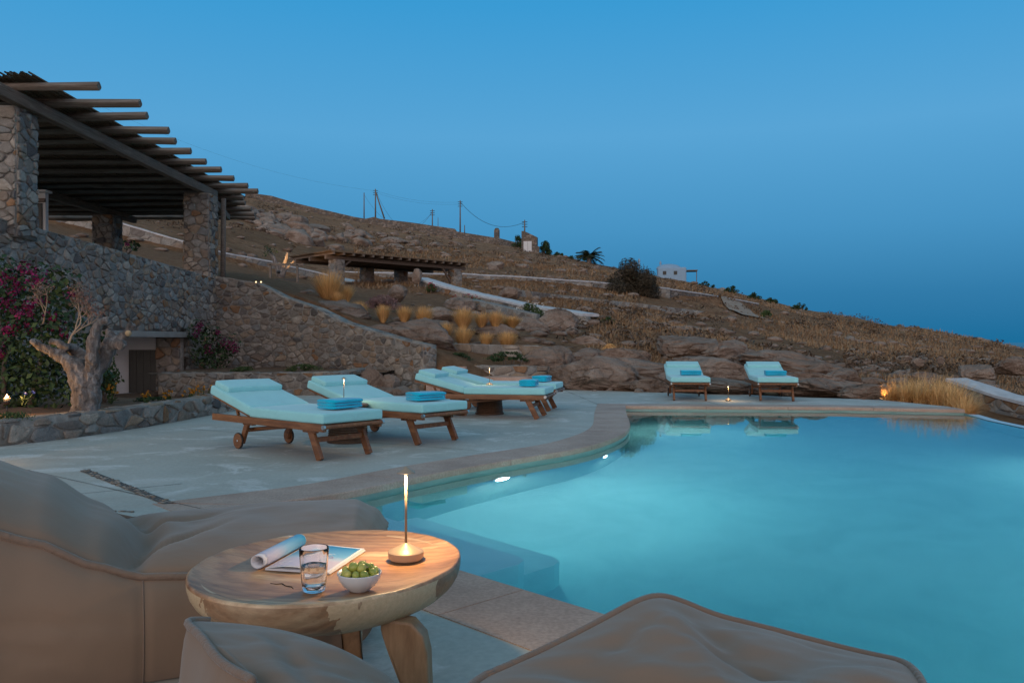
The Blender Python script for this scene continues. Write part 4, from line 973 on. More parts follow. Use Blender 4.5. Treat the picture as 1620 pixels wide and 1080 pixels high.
def clump(mb,c,r,n,s,rng,asp=.5,sh=.35,flat=1.0):
    c=Vector(c)
    for i in range(n):
        d=Vector((rng.gauss(0,1),rng.gauss(0,1),rng.gauss(0,1))).normalized(); q=r*(sh+(1-sh)*rng.random()**.5)
        p=c+Vector((d.x*q,d.y*q,d.z*q*flat)); mb.rnd=rng.random(); quad_leaf(mb,p,(d+Vector((rng.uniform(-.7,.7),rng.uniform(-.7,.7),rng.uniform(-.3,.9)))),s*rng.uniform(.6,1.3),asp,rng)
def bushmesh(rng,subs,n,s,asp=.5,flat=1.0):
    mb=MB()
    for (x,y,z,r) in subs: clump(mb,(x,y,z),r,int(min(900,14*r*r/(s*s*asp)))+8,s,rng,asp,.35,flat)
    return mb
# golden grass clumps
rng=random.Random(21)
GM=[grass(rng,1500,.50,.08,.011,1.0,.10).build('grass_clump',M['gold_grass'],smooth=False,link=False).data for _ in range(3)]
GR=[(520,482,52,54,25,'tallest golden grass clump, at the left end above the curved wall'),(548,480,28,30,25.5,'golden grass clump close beside the tallest one'),(534,486,26,26,24.6,'golden grass clump in front of the tallest one'),
(568,508,30,32,23.5,'golden grass clump leftmost of the four in a line above the curved wall'),(606,511,26,30,23,'second golden grass clump from the left in the line of four'),(640,513,27,30,23,'third golden grass clump in the line of four above the curved wall'),(671,519,32,36,22.8,'rightmost golden grass clump in the line of four'),
(706,537,24,28,22,'narrow golden grass clump left of the wide upper one'),(733,522,38,36,23.5,'wide golden grass clump in the upper row, below the round grey boulder'),(733,550,36,34,21.6,'lower golden grass clump beneath the wide upper one'),
(762,519,28,26,24.5,'golden grass clump right of the wide upper one'),(784,519,28,28,24.5,'golden grass clump second right of the wide upper one'),(810,519,34,20,25,'spread golden grass clump beside the white flowering bush'),
(769,551,26,26,21.6,'golden grass clump in the middle of the lower row'),(803,553,36,30,21.5,'golden grass clump lit warm at the right end of the lower row'),(795,521,20,24,25.5,'small golden clump tucked in the upper row of grass')]
for i,(px,py,w_,h_,D,lab) in enumerate(GR):
    o=bpy.data.objects.new('grass_clump',GM[i%3]); COL.objects.link(o); o.location=P(px,py,D); k=h_/F*D/.40; kw=w_/F*D/.70; o.scale=(kw,kw,k); o.rotation_euler=(0,0,i*1.3); tag(o,lab,'grass','golden grass clumps in the slope bed')
# long feathery grass at the right end of the terrace
rng=random.Random(33); FM=[]
for _ in range(2):
    mb=MB()
    for i in range(1000):
        a=rng.uniform(0,6.283); q=.14*math.sqrt(rng.random()); d=Vector((.45+rng.gauss(0,.38),rng.gauss(0,.35),1)); mb.rnd=rng.random(); blade(mb,Vector((q*math.cos(a),q*math.sin(a),0)),d,.62*rng.uniform(.5,1.1),.008,.30*rng.uniform(.4,1.3),4)
    FM.append(mb.build('feather_grass',M['gold_grass'],smooth=False,link=False).data)
for i,(px,py,D,s,lab) in enumerate(((1408,636,15.7,.85,'feathery grass clump catching the spotlight at the terrace end'),(1432,638,15.5,.95,'second feathery grass clump from the spotlight'),(1458,640,15.2,1.0,'middle feathery grass clump behind the pool corner'),(1484,643,14.9,1.0,'feathery grass clump over the far pool corner'),(1508,648,14.5,1.0,'feathery grass clump drooping past the end of the coping'),(1526,660,14.0,.8,'last feathery grass clump, beside the infinity edge'),(1446,634,16.4,.9,'feathery grass clump set back behind the middle one'),(1495,638,15.8,.95,'feathery grass clump set back by the whitewashed wall'))):
    o=bpy.data.objects.new('feather_grass',FM[i%2]); COL.objects.link(o); o.location=P(px,py,D); o.scale=(s,s,s); o.rotation_euler=(0,0,(i*.7)%1.2-.6); tag(o,lab,'grass','feathery grass at the terrace end')
# dry grass and scrub cover
rng=random.Random(5); mb=MB()
for i in range(36000):
    px=rng.uniform(560,1640); D=math.exp(rng.uniform(math.log(21),math.log(105)))
    if px<930 and D<40: continue
    X=(px-810)/F*D
    dens=noise.noise(Vector((X*.12,D*.07,5)))+.15+.3*noise.noise(Vector((X*.7,D*.4,9)))
    if dens<rng.uniform(-.15,.25): continue
    s=min(.16+D*.0022,.34); mb.rnd=min(1,max(0,.45+.4*noise.noise(Vector((X*.2,D*.1,1)))+rng.uniform(-.25,.25)))
    z=gz(X,D)-.02
    for k in range(3):
        blade(mb,Vector((X+rng.uniform(-.12,.12),D+rng.uniform(-.12,.12),z)),Vector((rng.gauss(.15,.5),rng.gauss(0,.5),1)),s*rng.uniform(.6,1.2),.012+D*.0006,.25,2,.3)
tag(mb.build('dry_grass',M['dry_grass'],smooth=False),'dry brown grass covering the hillside',None,None,'stuff')
mb=MB()
for i in range(2200):
    px=rng.uniform(60,1640); D=math.exp(rng.uniform(math.log(26),math.log(170)))
    X=(px-810)/F*D
    if px<900 and D<55: continue
    if noise.noise(Vector((X*.10,D*.05,15)))<rng.uniform(-.35,.2): continue
    r=rng.uniform(.15,.5)*(1+D*.006); z=gz(X,D)
    clump(mb,(X,D,z+r*.25),r,26,r*.42,rng,.45,.3,.6)
tag(mb.build('scrub',M['scrub'],smooth=False),'low dark thorny scrub dotted over the hillside',None,None,'stuff')
# big dark bush, kiosk bushes, ridge bushes
def bush(name,label,cx,base,wpx,hpx,D,mat,seed,n=260,s=.14,group=None,trunk=False,asp=.4,flat=1.0,cat='bush',nsub=16):
    rg2=random.Random(seed); c=P(cx,base,D); c.z=min(c.z,gz(c.x,c.y)+.1) if D>25 else c.z; W=wpx/F*D; H=hpx/F*D
    subs=[]
    for i in range(nsub):
        a=rg2.uniform(-1,1); y=rg2.uniform(-.5,.5); top=H*(1-.75*abs(a)**2.2); r=rg2.uniform(.14,.26)*min(W,H*1.4)
        subs.append((a*(W/2-r*.7),y*W*.5,max(r*.5,rg2.uniform(.1,1)*(top-r*.6)),r))
    mb=bushmesh(rg2,subs,n,s,asp,flat)
    for i in range(40 if s<.3 else 0):   # loose sprigs breaking the outline
        x=rg2.uniform(-.5,.5)*W; zt=H*(1-.8*abs(x/(W/2))**2); b=Vector((x*.9,rg2.uniform(-.2,.2)*W,zt*.8)); 
        for k in range(8): mb.rnd=rg2.random(); quad_leaf(mb,b+Vector((rg2.gauss(0,.05),rg2.gauss(0,.05),zt*.028*k)),Vector((rg2.gauss(0,1),rg2.gauss(0,1),.3)),s,asp,rg2)
    e=empty(name,c,0,label,cat,group); mb.build('foliage',M[mat],e,smooth=False)
    mb=MB()
    for k in range(5): a=rg2.uniform(-.3,.3)*W; mb.tube([(a*.3,0,-.3),(a*.7,rg2.uniform(-.1,.1),H*.35),(a,0,H*.7)],[.03*H,.02*H,.008*H],5)
    mb.build('stem',M['bark'],e); return e
bush('tamarisk_bush','big dark tamarisk bush at the middle of the slope, hiding the white-capped wall',1000,470,94,58,62,'tamarisk',1,150,.20,n if False else None,asp=.3,nsub=34)
bush('ridge_bush','round dark bush just left of the stone kiosk',820,386,22,18,158,'leaf_dark',2,16,.4)
bush('ridge_bush','upright leafy green bush just right of the stone kiosk',862,402,22,22,146,'leaf_dark',3,20,.4)
bush('ridge_bush','low dark bush trailing right of the kiosk along the ridge wall',884,404,16,7,146,'leaf_dark',4,20,.35)
bush('ridge_bush','low dark hedge under the palm tree on the ridge',915,412,44,9,138,'leaf_dark',5,26,.35)
bush('ridge_bush','dark green bush in front of the white villa',1090,440,44,14,128,'leaf_dark',6,26,.35)
bush('ridge_bush','small tree top showing behind the white villa roof',1053,420,20,12,150,'leaf_dark',7,30,.3)
bush('ridge_bush','dark bush where the ridge wall starts to fall right of the villa',1117,449,30,9,112,'leaf_dark',8,30,.3)
bush('ridge_bush','isolated round dark bush on the ridge, left of three',1157,463,26,10,108,'leaf_dark',9,40,.3)
bush('ridge_bush','isolated dark bush on the ridge, middle of three',1192,471,22,10,104,'leaf_dark',10,40,.3)
bush('ridge_bush','isolated dark bush on the ridge, right of three',1220,477,22,11,102,'leaf_dark',11,40,.3)
bush('ridge_bush','lonely dark bush on the ridge, farthest to the right',1265,488,28,10,100,'leaf_dark',12,40,.3)
bush('ridge_bush','low bush behind the track on the slope',1212,492,16,10,68,'leaf_mid',13,40,.2)
# palm
pc=P(932,414,132); e=empty('palm_tree',pc,0,'short palm tree with a wide fan of fronds on the ridge','palm tree'); rng=random.Random(6)
mb=MB(); mb.tube([(0,0,-1),(0,0,.7)],[.4,.35],8); mb.build('trunk',M['bark'],e)
for k in range(38):
    a=k*2.399; el=rng.uniform(.05,1.1); mb=MB(); mb.rnd=rng.random(); L=rng.uniform(2.0,2.7); p=Vector((0,0,.6)); d=Vector((math.cos(a)*math.cos(el),math.sin(a)*math.cos(el),math.sin(el)))
    pts=[]
    for i in range(8): pts.append(p.copy()); p=p+d*L/7; d=(d+Vector((0,0,-.16))).normalized()
    mb.tube(pts,.03,4)
    for i in range(1,8):
        t=(pts[i]-pts[i-1]).normalized(); s_=t.cross(Vector((0,0,1))).normalized()
        for sd_ in (-1,1):
            for j in range(2):
                b=pts[i-1].lerp(pts[i],j/2); q_=b+s_*sd_*.55+t*.35-Vector((0,0,.15)); mb.add([b,b+t*.2,q_],[(0,1,2)])
    mb.build('frond',M['palm_leaf'],e,smooth=False)
# flowering bushes of the slope bed
def flowers(mb_parent,rg2,pts,n,s,mat,e):
    mb=MB()
    for (x,y,z,r) in pts:
        for i in range(n):
            d=Vector((rg2.gauss(0,1),rg2.gauss(0,1)-.3,rg2.gauss(0,1)+.4)).normalized(); mb.rnd=rg2.random()
            for k in range(3): quad_leaf(mb,Vector((x,y,z))+d*r*rg2.uniform(.85,1.08),Vector((rg2.gauss(0,1),rg2.gauss(0,1),rg2.gauss(0,1))),s,.8,rg2)
    mb.build('flowers',M[mat],e,smooth=False)
e=bush('oleander','green bush with small white flowers at the low end of the white-topped ramp',838,504,52,30,31.5,'leaf_mid',41,520,.075); flowers(None,random.Random(1),[(0,-.2,.45,.35),(.35,-.1,.5,.25),(-.45,-.1,.3,.25)],30,.045,'white_petal',e)
e=bush('geranium_bush','low red-flowering bush beside the upper part of the white-topped ramp',740,478,60,12,35,'leaf_mid',42,600,.07); flowers(None,random.Random(2),[(0,-.2,.2,.25),(.3,-.1,.2,.2),(-.5,-.1,.2,.2)],22,.05,'red_petal',e)
e=bush('geranium_bush','tiny red-flowering bush by the upright rock at the head of the ramp',682,456,14,12,41,'leaf_mid',43,300,.07); flowers(None,random.Random(3),[(0,-.1,.25,.2)],26,.06,'red_petal',e)
bush('heather_bush','pinkish dry heather bush above the line of four grass clumps',606,490,64,24,28,'pink_heather',44,420,.06)
bush('green_shrub','small green shrub at the end of the dry-stone terrace wall',962,521,28,20,34,'leaf_mid',45,200,.08)
bush('yellow_shrub','wispy yellow shrub growing out of the outcrop',965,562,26,18,24,'gold_grass',46,120,.05)
bush('trailing_plant','left one of two dark trailing green plants above the pale steps',726,572,38,14,19.9,'leaf_dark',47,700,.06,flat=.6)
bush('trailing_plant','right, wider one of two dark trailing green plants above the pale steps',804,571,70,15,19.9,'leaf_dark',48,700,.06,flat=.6)
bush('low_plant','sparse low green plant on the soil ledge at the foot of the curved wall',480,588,60,12,19,'leaf_mid',49,300,.05)
bush('low_plant','low grey-green plant on the ledge left end, beside the pump room',385,590,36,10,19,'leaf_mid',50,300,.05)
# ------------------------------------------------------------------ bougainvillea
def boug(label,subs,fsubs,seed,stems,lp=260):
    rg2=random.Random(seed); e=empty('bougainvillea',subs[0][:2]+(0.1,),0,label,'bougainvillea'); o=Vector(e.location)
    mb=MB()
    for (x,y,z,r) in subs: clump(mb,Vector((x,y,z))-o,r,int(lp*r*r*5)+30,.09,rg2,.6,.3)
    mb.build('foliage',M['leaf_dark'],e,smooth=False)
    mb=MB()
    for (x,y,z,r) in fsubs: clump(mb,Vector((x,y,z))-o,r*.8,int(900*r*r*1.7)+16,.042,rg2,.8,.2)
    mb.build('flowers',M['bract'],e,smooth=False)
    mb=MB()
    for a,b in stems: mb.tube([Vector(a)-o,(Vector(a)+Vector(b))/2-o+Vector((.08,0,.05)),Vector(b)-o],[.04,.03,.012],6)
    mb.build('stem',M['bark'],e); return e
rg2=random.Random(12); subs=[];fs_=[]
def bp(px,py,D,r): p=P(px,py,D); return (p.x,p.y,p.z,r)
for px,py,r in ((-20,470,.55),(30,480,.5),(10,540,.55),(60,540,.5),(95,520,.4),(20,600,.5),(70,600,.45),(110,585,.38),(120,560,.3),(-10,440,.4),(45,445,.32),(100,480,.35),(130,610,.3),(150,590,.28),(95,450,.28),(-30,560,.6),(155,545,.22),(40,620,.35)): subs.append(bp(px,py,11.3+rg2.uniform(-.4,.5),r))
for px,py,r in ((12,440,.16),(40,425,.15),(60,440,.2),(30,452,.12),(10,480,.18),(35,500,.2),(15,520,.16),(50,520,.12),(90,515,.16),(80,500,.12),(75,475,.1),(5,545,.15),(110,465,.1),(100,530,.1),(45,485,.14),(0,560,.12),(20,460,.1),(60,478,.09)): fs_.append(bp(px,py,10.8+rg2.uniform(-.1,.3),r))
boug('tall bougainvillea with magenta flowers at the left edge of the photo',subs,fs_,5,[((-7,11.3,.1),(-7.1,11.3,1.8)),((-6.6,11.2,.1),(-6.4,11.2,1.5)),((-7.4,11.1,.1),(-7.6,11,2.0))])
subs=[bp(330,540,19.8,.42),bp(316,525,19.8,.32),bp(345,560,19.9,.38),bp(362,545,19.9,.32),bp(335,580,19.8,.35),bp(320,560,19.8,.3)]
fs_=[bp(314,520,19.4,.16),bp(318,512,19.4,.12),bp(330,553,19.4,.18),bp(350,540,19.5,.18),bp(366,545,19.5,.22),bp(372,552,19.5,.15),bp(345,525,19.5,.1),bp(310,530,19.4,.12)]
boug('small bougainvillea with a few magenta flowers against the rubble wall right of the pump room',subs,fs_,6,[((-7.2,19.9,.1),(-7.3,19.8,1.1))],200)
subs=[bp(205,388,15.8,.12),bp(214,391,16.2,.1)]; fs_=[bp(202,386,15.7,.09),bp(212,390,16.1,.07)]
boug('tiny magenta bougainvillea sprig on top of the high wall',subs,fs_,7,[((-7.4,15.8,2.8),(-7.3,15.8,2.95))],100)
# ------------------------------------------------------------------ bare tree stump with cut limbs
e=empty('pollarded_tree',P(134,660,9.9),0,'bare gnarled tree with sawn-off limbs behind the planter wall','tree'); o_=Vector(e.location)
def T(px,py,D=9.9): return P(px,py,D)-o_
TB=MB()
def chain(parent,pts,rad):
    P_=([parent[0]] if parent else [])+list(pts); R_=([min(parent[1],rad[0]*1.15)] if parent else [])+list(rad)
    if len(P_)>1:
        Q=[];W=[]
        for k in range(len(P_)-1):
            for q in range(4): u=q/4; Q.append(P_[k].lerp(P_[k+1],u)); W.append(lerp(R_[k],R_[k+1],u)*(1+.16*noise.noise(Q[-1]*6+Vector((k,0,0)))))
        Q.append(P_[-1]);W.append(R_[-1])
        Q=[v+Vector((noise.noise(v*4),noise.noise(v*4+Vector((9,0,0))),0))*.025 for v in Q]
        TB.tube(Q,W,12)
    return (P_[-1],R_[-1])
root=chain(None,[T(134,664)],[.20]); a1=chain(root,[T(136,640),T(139,615)],[.16,.16])
lf=chain(a1,[T(128,598),T(115,580),T(104,570)],[.14,.115,.09]); chain(lf,[T(90,560),T(73,551),T(56,542,9.8),T(49,538,9.8)],[.07,.052,.042,.034])
ml=chain(a1,[T(138,585,10.0),T(128,562,10.1),T(115,550,10.1)],[.1,.08,.065]); chain(ml,[T(103,549),T(92,541),T(81,540)],[.05,.042,.036])
mr_=chain(a1,[T(147,590)],[.12]); m1=chain(mr_,[T(145,565,9.8),T(148,540,9.8),T(153,518,9.8),T(155,510,9.8)],[.08,.07,.055,.05]); chain(m1,[T(165,507,9.8),T(171,506,9.8)],[.042,.036])
r1=chain(mr_,[T(160,575,10),T(168,556,10),T(175,545,10)],[.10,.11,.09]); chain(r1,[T(188,537,10),T(200,527,10),T(207,517,10),T(211,512,10)],[.065,.05,.045,.045]); chain(r1,[T(176,532,10.1),T(170,520,10.1)],[.08,.05]); chain(r1,[T(192,545,9.8),T(199,541,9.8)],[.055,.045])
o=TB.build('trunk',M['bark'],e)
md=o.modifiers.new('r','REMESH'); md.mode='VOXEL'; md.voxel_size=.012; md.use_smooth_shade=True; md=o.modifiers.new('sm','SMOOTH'); md.iterations=5
tx=bpy.data.textures.new('bark_relief','CLOUDS'); tx.noise_scale=.07; tx.noise_depth=4; md=o.modifiers.new('d','DISPLACE'); md.texture=tx; md.strength=.055; md.mid_level=.5
def disc(p,d,r,par):
    mb=MB(); mb.tube([p-d*.01,p+d*.012],r,14); mb.build('cut_face',M['cut_wood'],par)
disc(T(203,527,9.93),Vector((.5,-.8,-.2)).normalized(),.036,e)
# thin bare sapling behind, with fine twigs
e=empty('bare_sapling',P(107,560,10.6),0,'thin pale leafless sapling branching above the sawn-off tree','sapling'); o_=Vector(e.location); rg2=random.Random(3)
mb=MB(); fine=[]
def br(p,d,L,r,lv):
    pts=[p];q=p.copy();dd=d.copy()
    for i in range(4): dd=(dd+Vector((rg2.gauss(0,.16),rg2.gauss(0,.12),rg2.gauss(.04,.1)))).normalized(); q=q+dd*L/4; pts.append(q.copy())
    mb.tube(pts,[r*(1-.13*i) for i in range(5)],5,cap=False)
    if lv<=1: fine.append(pts[-1]); 
    if lv>0:
        for k in range(3 if lv>1 else 4): br(pts[2+k%3],(dd+Vector((rg2.uniform(-.95,.95),rg2.uniform(-.6,.6),rg2.uniform(-.1,.5)))).normalized(),L*.68,r*.55,lv-1)
br(P(107,552,10.6)-o_,Vector((.12,0,1)),.36,.020,4); br(P(68,512,10.7)-o_,Vector((.25,0,1)),.26,.014,3)
mb.build('branches',M['twig'],e)
mb=MB()
for p in fine:
    clump(mb,p,.10,5,.026,rg2,.6,.2)
mb.build('seed_heads',M['seed_haze'],e,smooth=False)
# small flowers in the bed
def flower(label,px,py,D,mat,seed,h=.25,n=9,name='flower_plant'):
    rg3=random.Random(seed); c=P(px,py,D); e=empty(name,c,0,label,'flower'); m1=MB(); m2=MB()
    for i in range(n):
        a=rg3.uniform(0,6.28); q=rg3.uniform(0,.16); tip=Vector((q*math.cos(a),q*math.sin(a),h*rg3.uniform(.6,1.1))); m1.rnd=rg3.random(); m1.tube([(tip.x*.3,tip.y*.3,0),tip],.004,4,cap=False)
        for k in range(5): quad_leaf(m1,Vector((tip.x*rg3.random(),tip.y*rg3.random(),tip.z*rg3.uniform(.1,.7))),Vector((rg3.gauss(0,1),rg3.gauss(0,1),1)),.07,.35,rg3)
        m2.rnd=rg3.random(); clump(m2,tip,.022,10,.03,rg3,.8,.2)
    m1.build('stems',M['leaf_mid'],e,smooth=False); m2.build('flowers',M[mat],e,smooth=False)
flower('blue agapanthus flower beside the small spotlight at the far left',33,641,9.6,'blue_petal',1,.15,2)
flower('orange flowers growing just right of the sawn-off tree',172,640,12,'orange_petal',2,.3,8)
flower('yellow flowers behind the planter wall, left of the nearest lounger',232,640,12.5,'orange_petal',3,.18,8)
flower('yellow flowers against the low retaining wall, beside the nearest lounger',300,640,13.5,'orange_petal',4,.25,12)
flower('yellow-orange flowers close to the backrest of the nearest lounger',322,636,13.8,'orange_petal',5,.26,10)
flower('pale yellow flowers in the dark corner below the pump room',268,640,13.2,'orange_petal',6,.2,9)
bush('bed_shrub','low grey-green shrub at the left end of the planter bed',18,668,50,16,8.9,'leaf_mid',71,900,.035)
bush('bed_shrub','leafy shrub between the sawn-off tree and the pump room',165,620,40,60,12.5,'leaf_mid',72,260,.07)
bush('bed_shrub','low dark ground plant in front of the pump room',240,640,60,12,13,'leaf_dark',73,700,.05)
# uplights hidden in planting (each shows as a warm glow in the photo)
def spot(label,p,aim,power,size=55,vis=True,r=.03,col=(1,.52,.18),lantern=False):
    e=empty('garden_spotlight',p,0,label,'spotlight','warm garden spotlights'); d=Vector(aim).normalized(); q=d.to_track_quat('Z','Y').to_euler()
    mb=MB(); mb.tube([(0,0,-.07),(0,0,0)],[r*.8,r],12); mb.tube([(0,0,-.2),(0,0,-.07)],.008,6); o=mb.build('housing',M['dark_metal'],e); o.rotation_euler=q
    mb=MB(); mb.lathe([(.001,.004),(r*.85,.004),(r*.85,.001)],n=16); o=mb.build('lens',M['spot_glow'],e); o.rotation_euler=q
    if lantern:
        mb=MB(); mb.lathe([(.001,-.01)]+[(.022*math.sin(a*math.pi/8),.012-.022*math.cos(a*math.pi/8)) for a in range(1,8)]+[(.001,.05)],n=16); mb.build('bulb',M['spot_glow'],e)
        l=bpy.data.lights.new('garden_lamp','POINT'); l.energy=power; l.color=col; l.shadow_soft_size=.05
        lo=bpy.data.objects.new('garden_lamp',l); COL.objects.link(lo); lo.parent=e; lo.location=(.0,-.06,.13); return
    l=bpy.data.lights.new('garden_lamp','SPOT'); l.energy=power; l.spot_size=R(size); l.spot_blend=.7; l.color=col; l.shadow_soft_size=.03
    lo=bpy.data.objects.new('garden_lamp',l); COL.objects.link(lo); lo.parent=e; lo.location=d*.02; lo.rotation_euler=d.to_track_quat('-Z','Y').to_euler()
spot('bright garden spotlight among the plants at the far left of the planter bed',P(11,630,9.6),(0,0,1),SP*40,176,r=.04,lantern=True)
spot('garden spotlight at the base of the feathery grass on the terrace end',P(1394,631,15.6),(.45,.1,1),SP*22,70,r=.04)
spot('garden spotlight at the right end of the lower golden grass row',P(818,552,21.0),(-.25,.1,.8),SP*14,80,r=.04)
spot('garden spotlight lighting the dead tree left of the small pergola',P(441,430,38.8),(.15,1,.75),SP*1100,60,r=.09)
# the lit dead tree up the slope
e=empty('lit_tree',P(445,438,40.4),0,'small gnarled tree glowing orange from a spotlight, left of the small pergola','tree'); rg2=random.Random(9); mb=MB()
for (dx,h,r) in ((-.55,1.35,.14),(.25,1.2,.12),(-.1,.7,.16),(.5,.8,.08)): mb.tube([(0,0,-.3),(dx*.4,0,h*.4),(dx*.8,.1,h*.75),(dx*1.25,0,h)],[r,r*.85,r*.7,r*.45],7)
mb.build('trunk',M['bark'],e)
mb=MB()
for k in range(6): clump(mb,(rg2.uniform(-.9,-.2),0,1.25+rg2.uniform(-.15,.2)),.2,26,.09,rg2)
mb.build('foliage',M['leaf_dark'],e,smooth=False)
# two tiny wall lights at the top of the curved wall
for i,(px,lab) in enumerate(((405,'left one of two tiny wall lights at the top of the rubble wall'),(413,'right one of two tiny wall lights at the top of the rubble wall'))):
    p=P(px,446,20.6); mb=MB(); mb.box((0,0,0),(.03,.02,.03),None,.004); o=mb.build('wall_light',M['lamp_glow'],loc=p); tag(o,lab,'wall light','tiny wall lights')
# ------------------------------------------------------------------ sun lounger (local +x = foot end, origin on the ground between the front feet)
def lounger_proto():
    root=empty('sun_lounger')
    W=.70; hw=W/2
    for s in (-1,1):
        mb=MB(); mb.beam((-1.78,s*(hw-.02),.305),(.12,s*(hw-.02),.305),.036,.07,bev=.006); mb.build('side_rail',M['teak'],root,sharp=35)
        y=s*(hw-.06)
        mb=MB(); mb.beam((0,y,.0),(-.15,y,.285),.038,.075,up=Vector((1,0,.3)),bev=.005)
        mb.box((-.15,y,.262),(.20,.042,.032),None,.006); f=mb.build('leg',M['teak'],root,sharp=35)
        mb=MB(); mb.tube([(-.18,y-s*.0+s*.021,.268),(-.18,y+s*.025,.268)],.006,8); mb.tube([(-.13,y+s*.021,.268),(-.13,y+s*.025,.268)],.006,8); mb.build('bolt',M['steel'],f)
        mb=MB(); mb.beam((-1.33,y-s*.02,.06),(-1.22,y-s*.02,.29),.036,.06,up=Vector((1,0,.3)),bev=.005); mb.box((-1.2,y-s*.02,.262),(.18,.042,.03),None,.006); g=mb.build('rear_leg',M['teak'],root,sharp=35)
        mb=MB(); c=Vector((-1.345,y+s*.015,.078)); n=30
        prof=[(.0001,-.014),(.074,-.014),(.078,-.008),(.078,.008),(.074,.014),(.0001,.014)]
        vs=[];fs=[]
        for r,h in prof:
            for j in range(n): a=2*math.pi*j/n; vs.append(c+Vector((r*math.cos(a),h,r*math.sin(a))))
        for i in range(5):
            for j in range(n): fs.append((i*n+j,i*n+(j+1)%n,(i+1)*n+(j+1)%n,(i+1)*n+j))
        mb.add(vs,fs); wh=mb.build('wheel',M['teak'],g,sharp=40)
        mb=MB(); k=[];
        for j in range(n):
            a=2*math.pi*j/n
            for q in range(6): b=2*math.pi*q/6; rr_=.079+.005*math.cos(b); k.append(c+Vector((rr_*math.cos(a),.011*math.sin(b),rr_*math.sin(a))))
        mb.add(k,[(j*6+q,j*6+(q+1)%6,((j+1)%n)*6+(q+1)%6,((j+1)%n)*6+q) for j in range(n) for q in range(6)]); mb.build('tyre',M['rubber'],g)
        mb=MB(); mb.tube([c-Vector((0,.018,0)),c+Vector((0,.018,0))],.011,10); mb.build('hub',M['steel'],g)
    mb=MB(); mb.tube([(.125,-hw+.01,.315),(.125,hw-.01,.315)],.019,12); b=mb.build('end_bar',M['teak'],root,sharp=40)
    for s in (-1,1): mb=MB(); mb.tube([(.125,s*(hw-.012),.315),(.125,s*(hw+.012),.315)],.0215,12); mb.build('end_cap',M['steel'],b,sharp=40)
    mb=MB(); mb.beam((-.095,-hw+.07,.18),(-.095,hw-.07,.18),.03,.045); mb.build('stretcher',M['teak'],root,smooth=False)
    mb=MB(); mb.beam((-1.27,-hw+.07,.19),(-1.27,hw-.07,.19),.03,.04); mb.beam((-1.25,-.17,.2),(-.42,-.17,.275),.03,.03); mb.build('stretcher',M['teak'],root,smooth=False)
    for i in range(14):
        x=.07-i*.082; mb=MB(); mb.beam((x,-hw+.035,.325),(x,hw-.035,.325),.055,.018); mb.build('slat',M['teak'],root,smooth=False)
    th=R(14.5); ca,sa=math.cos(th),math.sin(th)
    def bk(u,v,y=0): return Vector((-1.08-u*ca-v*sa,y,.345+u*sa-(-v)*ca)) if False else Vector((-1.08-u*ca-v*sa*-1*0-v*-sa*0,y,.345+u*sa))+Vector((v*sa,0,v*ca))
    mb=MB()
    for s in (-1,1): mb.beam(bk(0,-.01,s*(hw-.055)),bk(.76,-.01,s*(hw-.055)),.03,.035)
    for i in range(9): mb.beam(bk(.04+i*.087,.0,-hw+.05),bk(.04+i*.087,.0,hw-.05),.05,.015,up=Vector((sa,0,ca)))
    mb.build('backrest_frame',M['teak'],root,smooth=False)
    mb=MB(); mb.beam((-1.5,-.2,.3),bk(.5,-.02,-.2),.025,.025); mb.beam((-1.5,.2,.3),bk(.5,-.02,.2),.025,.025); mb.build('backrest_strut',M['teak'],root,smooth=False)
    def pad(name,c,d,M3,bev=.022,puff=.006):
        bm=bmesh.new(); bmesh.ops.create_cube(bm,size=1)
        for v in bm.verts: v.co=Vector((v.co.x*d[0],v.co.y*d[1],v.co.z*d[2]))
        bmesh.ops.bevel(bm,geom=bm.edges[:],offset=bev,segments=4,profile=.55,affect='EDGES')
        bmesh.ops.subdivide_edges(bm,edges=[e for e in bm.edges if e.calc_length()>.12],cuts=7,use_grid_fill=True)
        for v in bm.verts:
            x,y,z=v.co.x/d[0]*2,v.co.y/d[1]*2,v.co.z/d[2]*2
            v.co.z+=puff*(1-x*x)*(1-y*y)*(1 if z>0 else 0); v.co+=.0025*Vector((noise.noise(v.co*6),noise.noise(v.co*6+Vector((3,0,0))),noise.noise(v.co*9)))
            if M3 is not None: v.co=M3@v.co
            v.co+=Vector(c)
        me=bpy.data.meshes.new(name); bm.to_mesh(me); bm.free(); me.materials.append(M['cushion'])
        for p in me.polygons: p.use_smooth=True
        o=bpy.data.objects.new(name,me); COL.objects.link(o); o.parent=root; return o
    pad('seat_cushion',(-.475,0,.390),(1.20,.72,.098),None,.024)
    Mb=Matrix.Rotation(th,3,'Y')
    pad('back_cushion',bk(.375,.057),(.76,.72,.098),Mb,.024)
    pad('head_pillow',bk(.60,.134),(.27,.66,.062),Mb,.018)
    return root
L0=lounger_proto()
LS=[((-1.812,7.526),(-1.349,8.079),'nearest aqua-cushioned teak sun lounger, by the planter wall, a folded towel on its foot end'),((-1.033,8.667),(-.589,9.226),'second aqua-cushioned teak sun lounger from the left, right behind the nearest one'),
((.345,11.56),(.50,12.24),'third aqua-cushioned teak sun lounger, seen side-on in front of its twin'),((.575,12.9),(.72,13.56),'aqua-cushioned teak sun lounger half hidden behind its side-on twin'),
((2.97,15.3),(3.64,15.22),'left one of the two aqua-cushioned sun loungers facing us across the pool'),((4.55,15.2),(5.22,15.1),'right one of the two aqua-cushioned sun loungers facing us across the pool')]
frames=[]
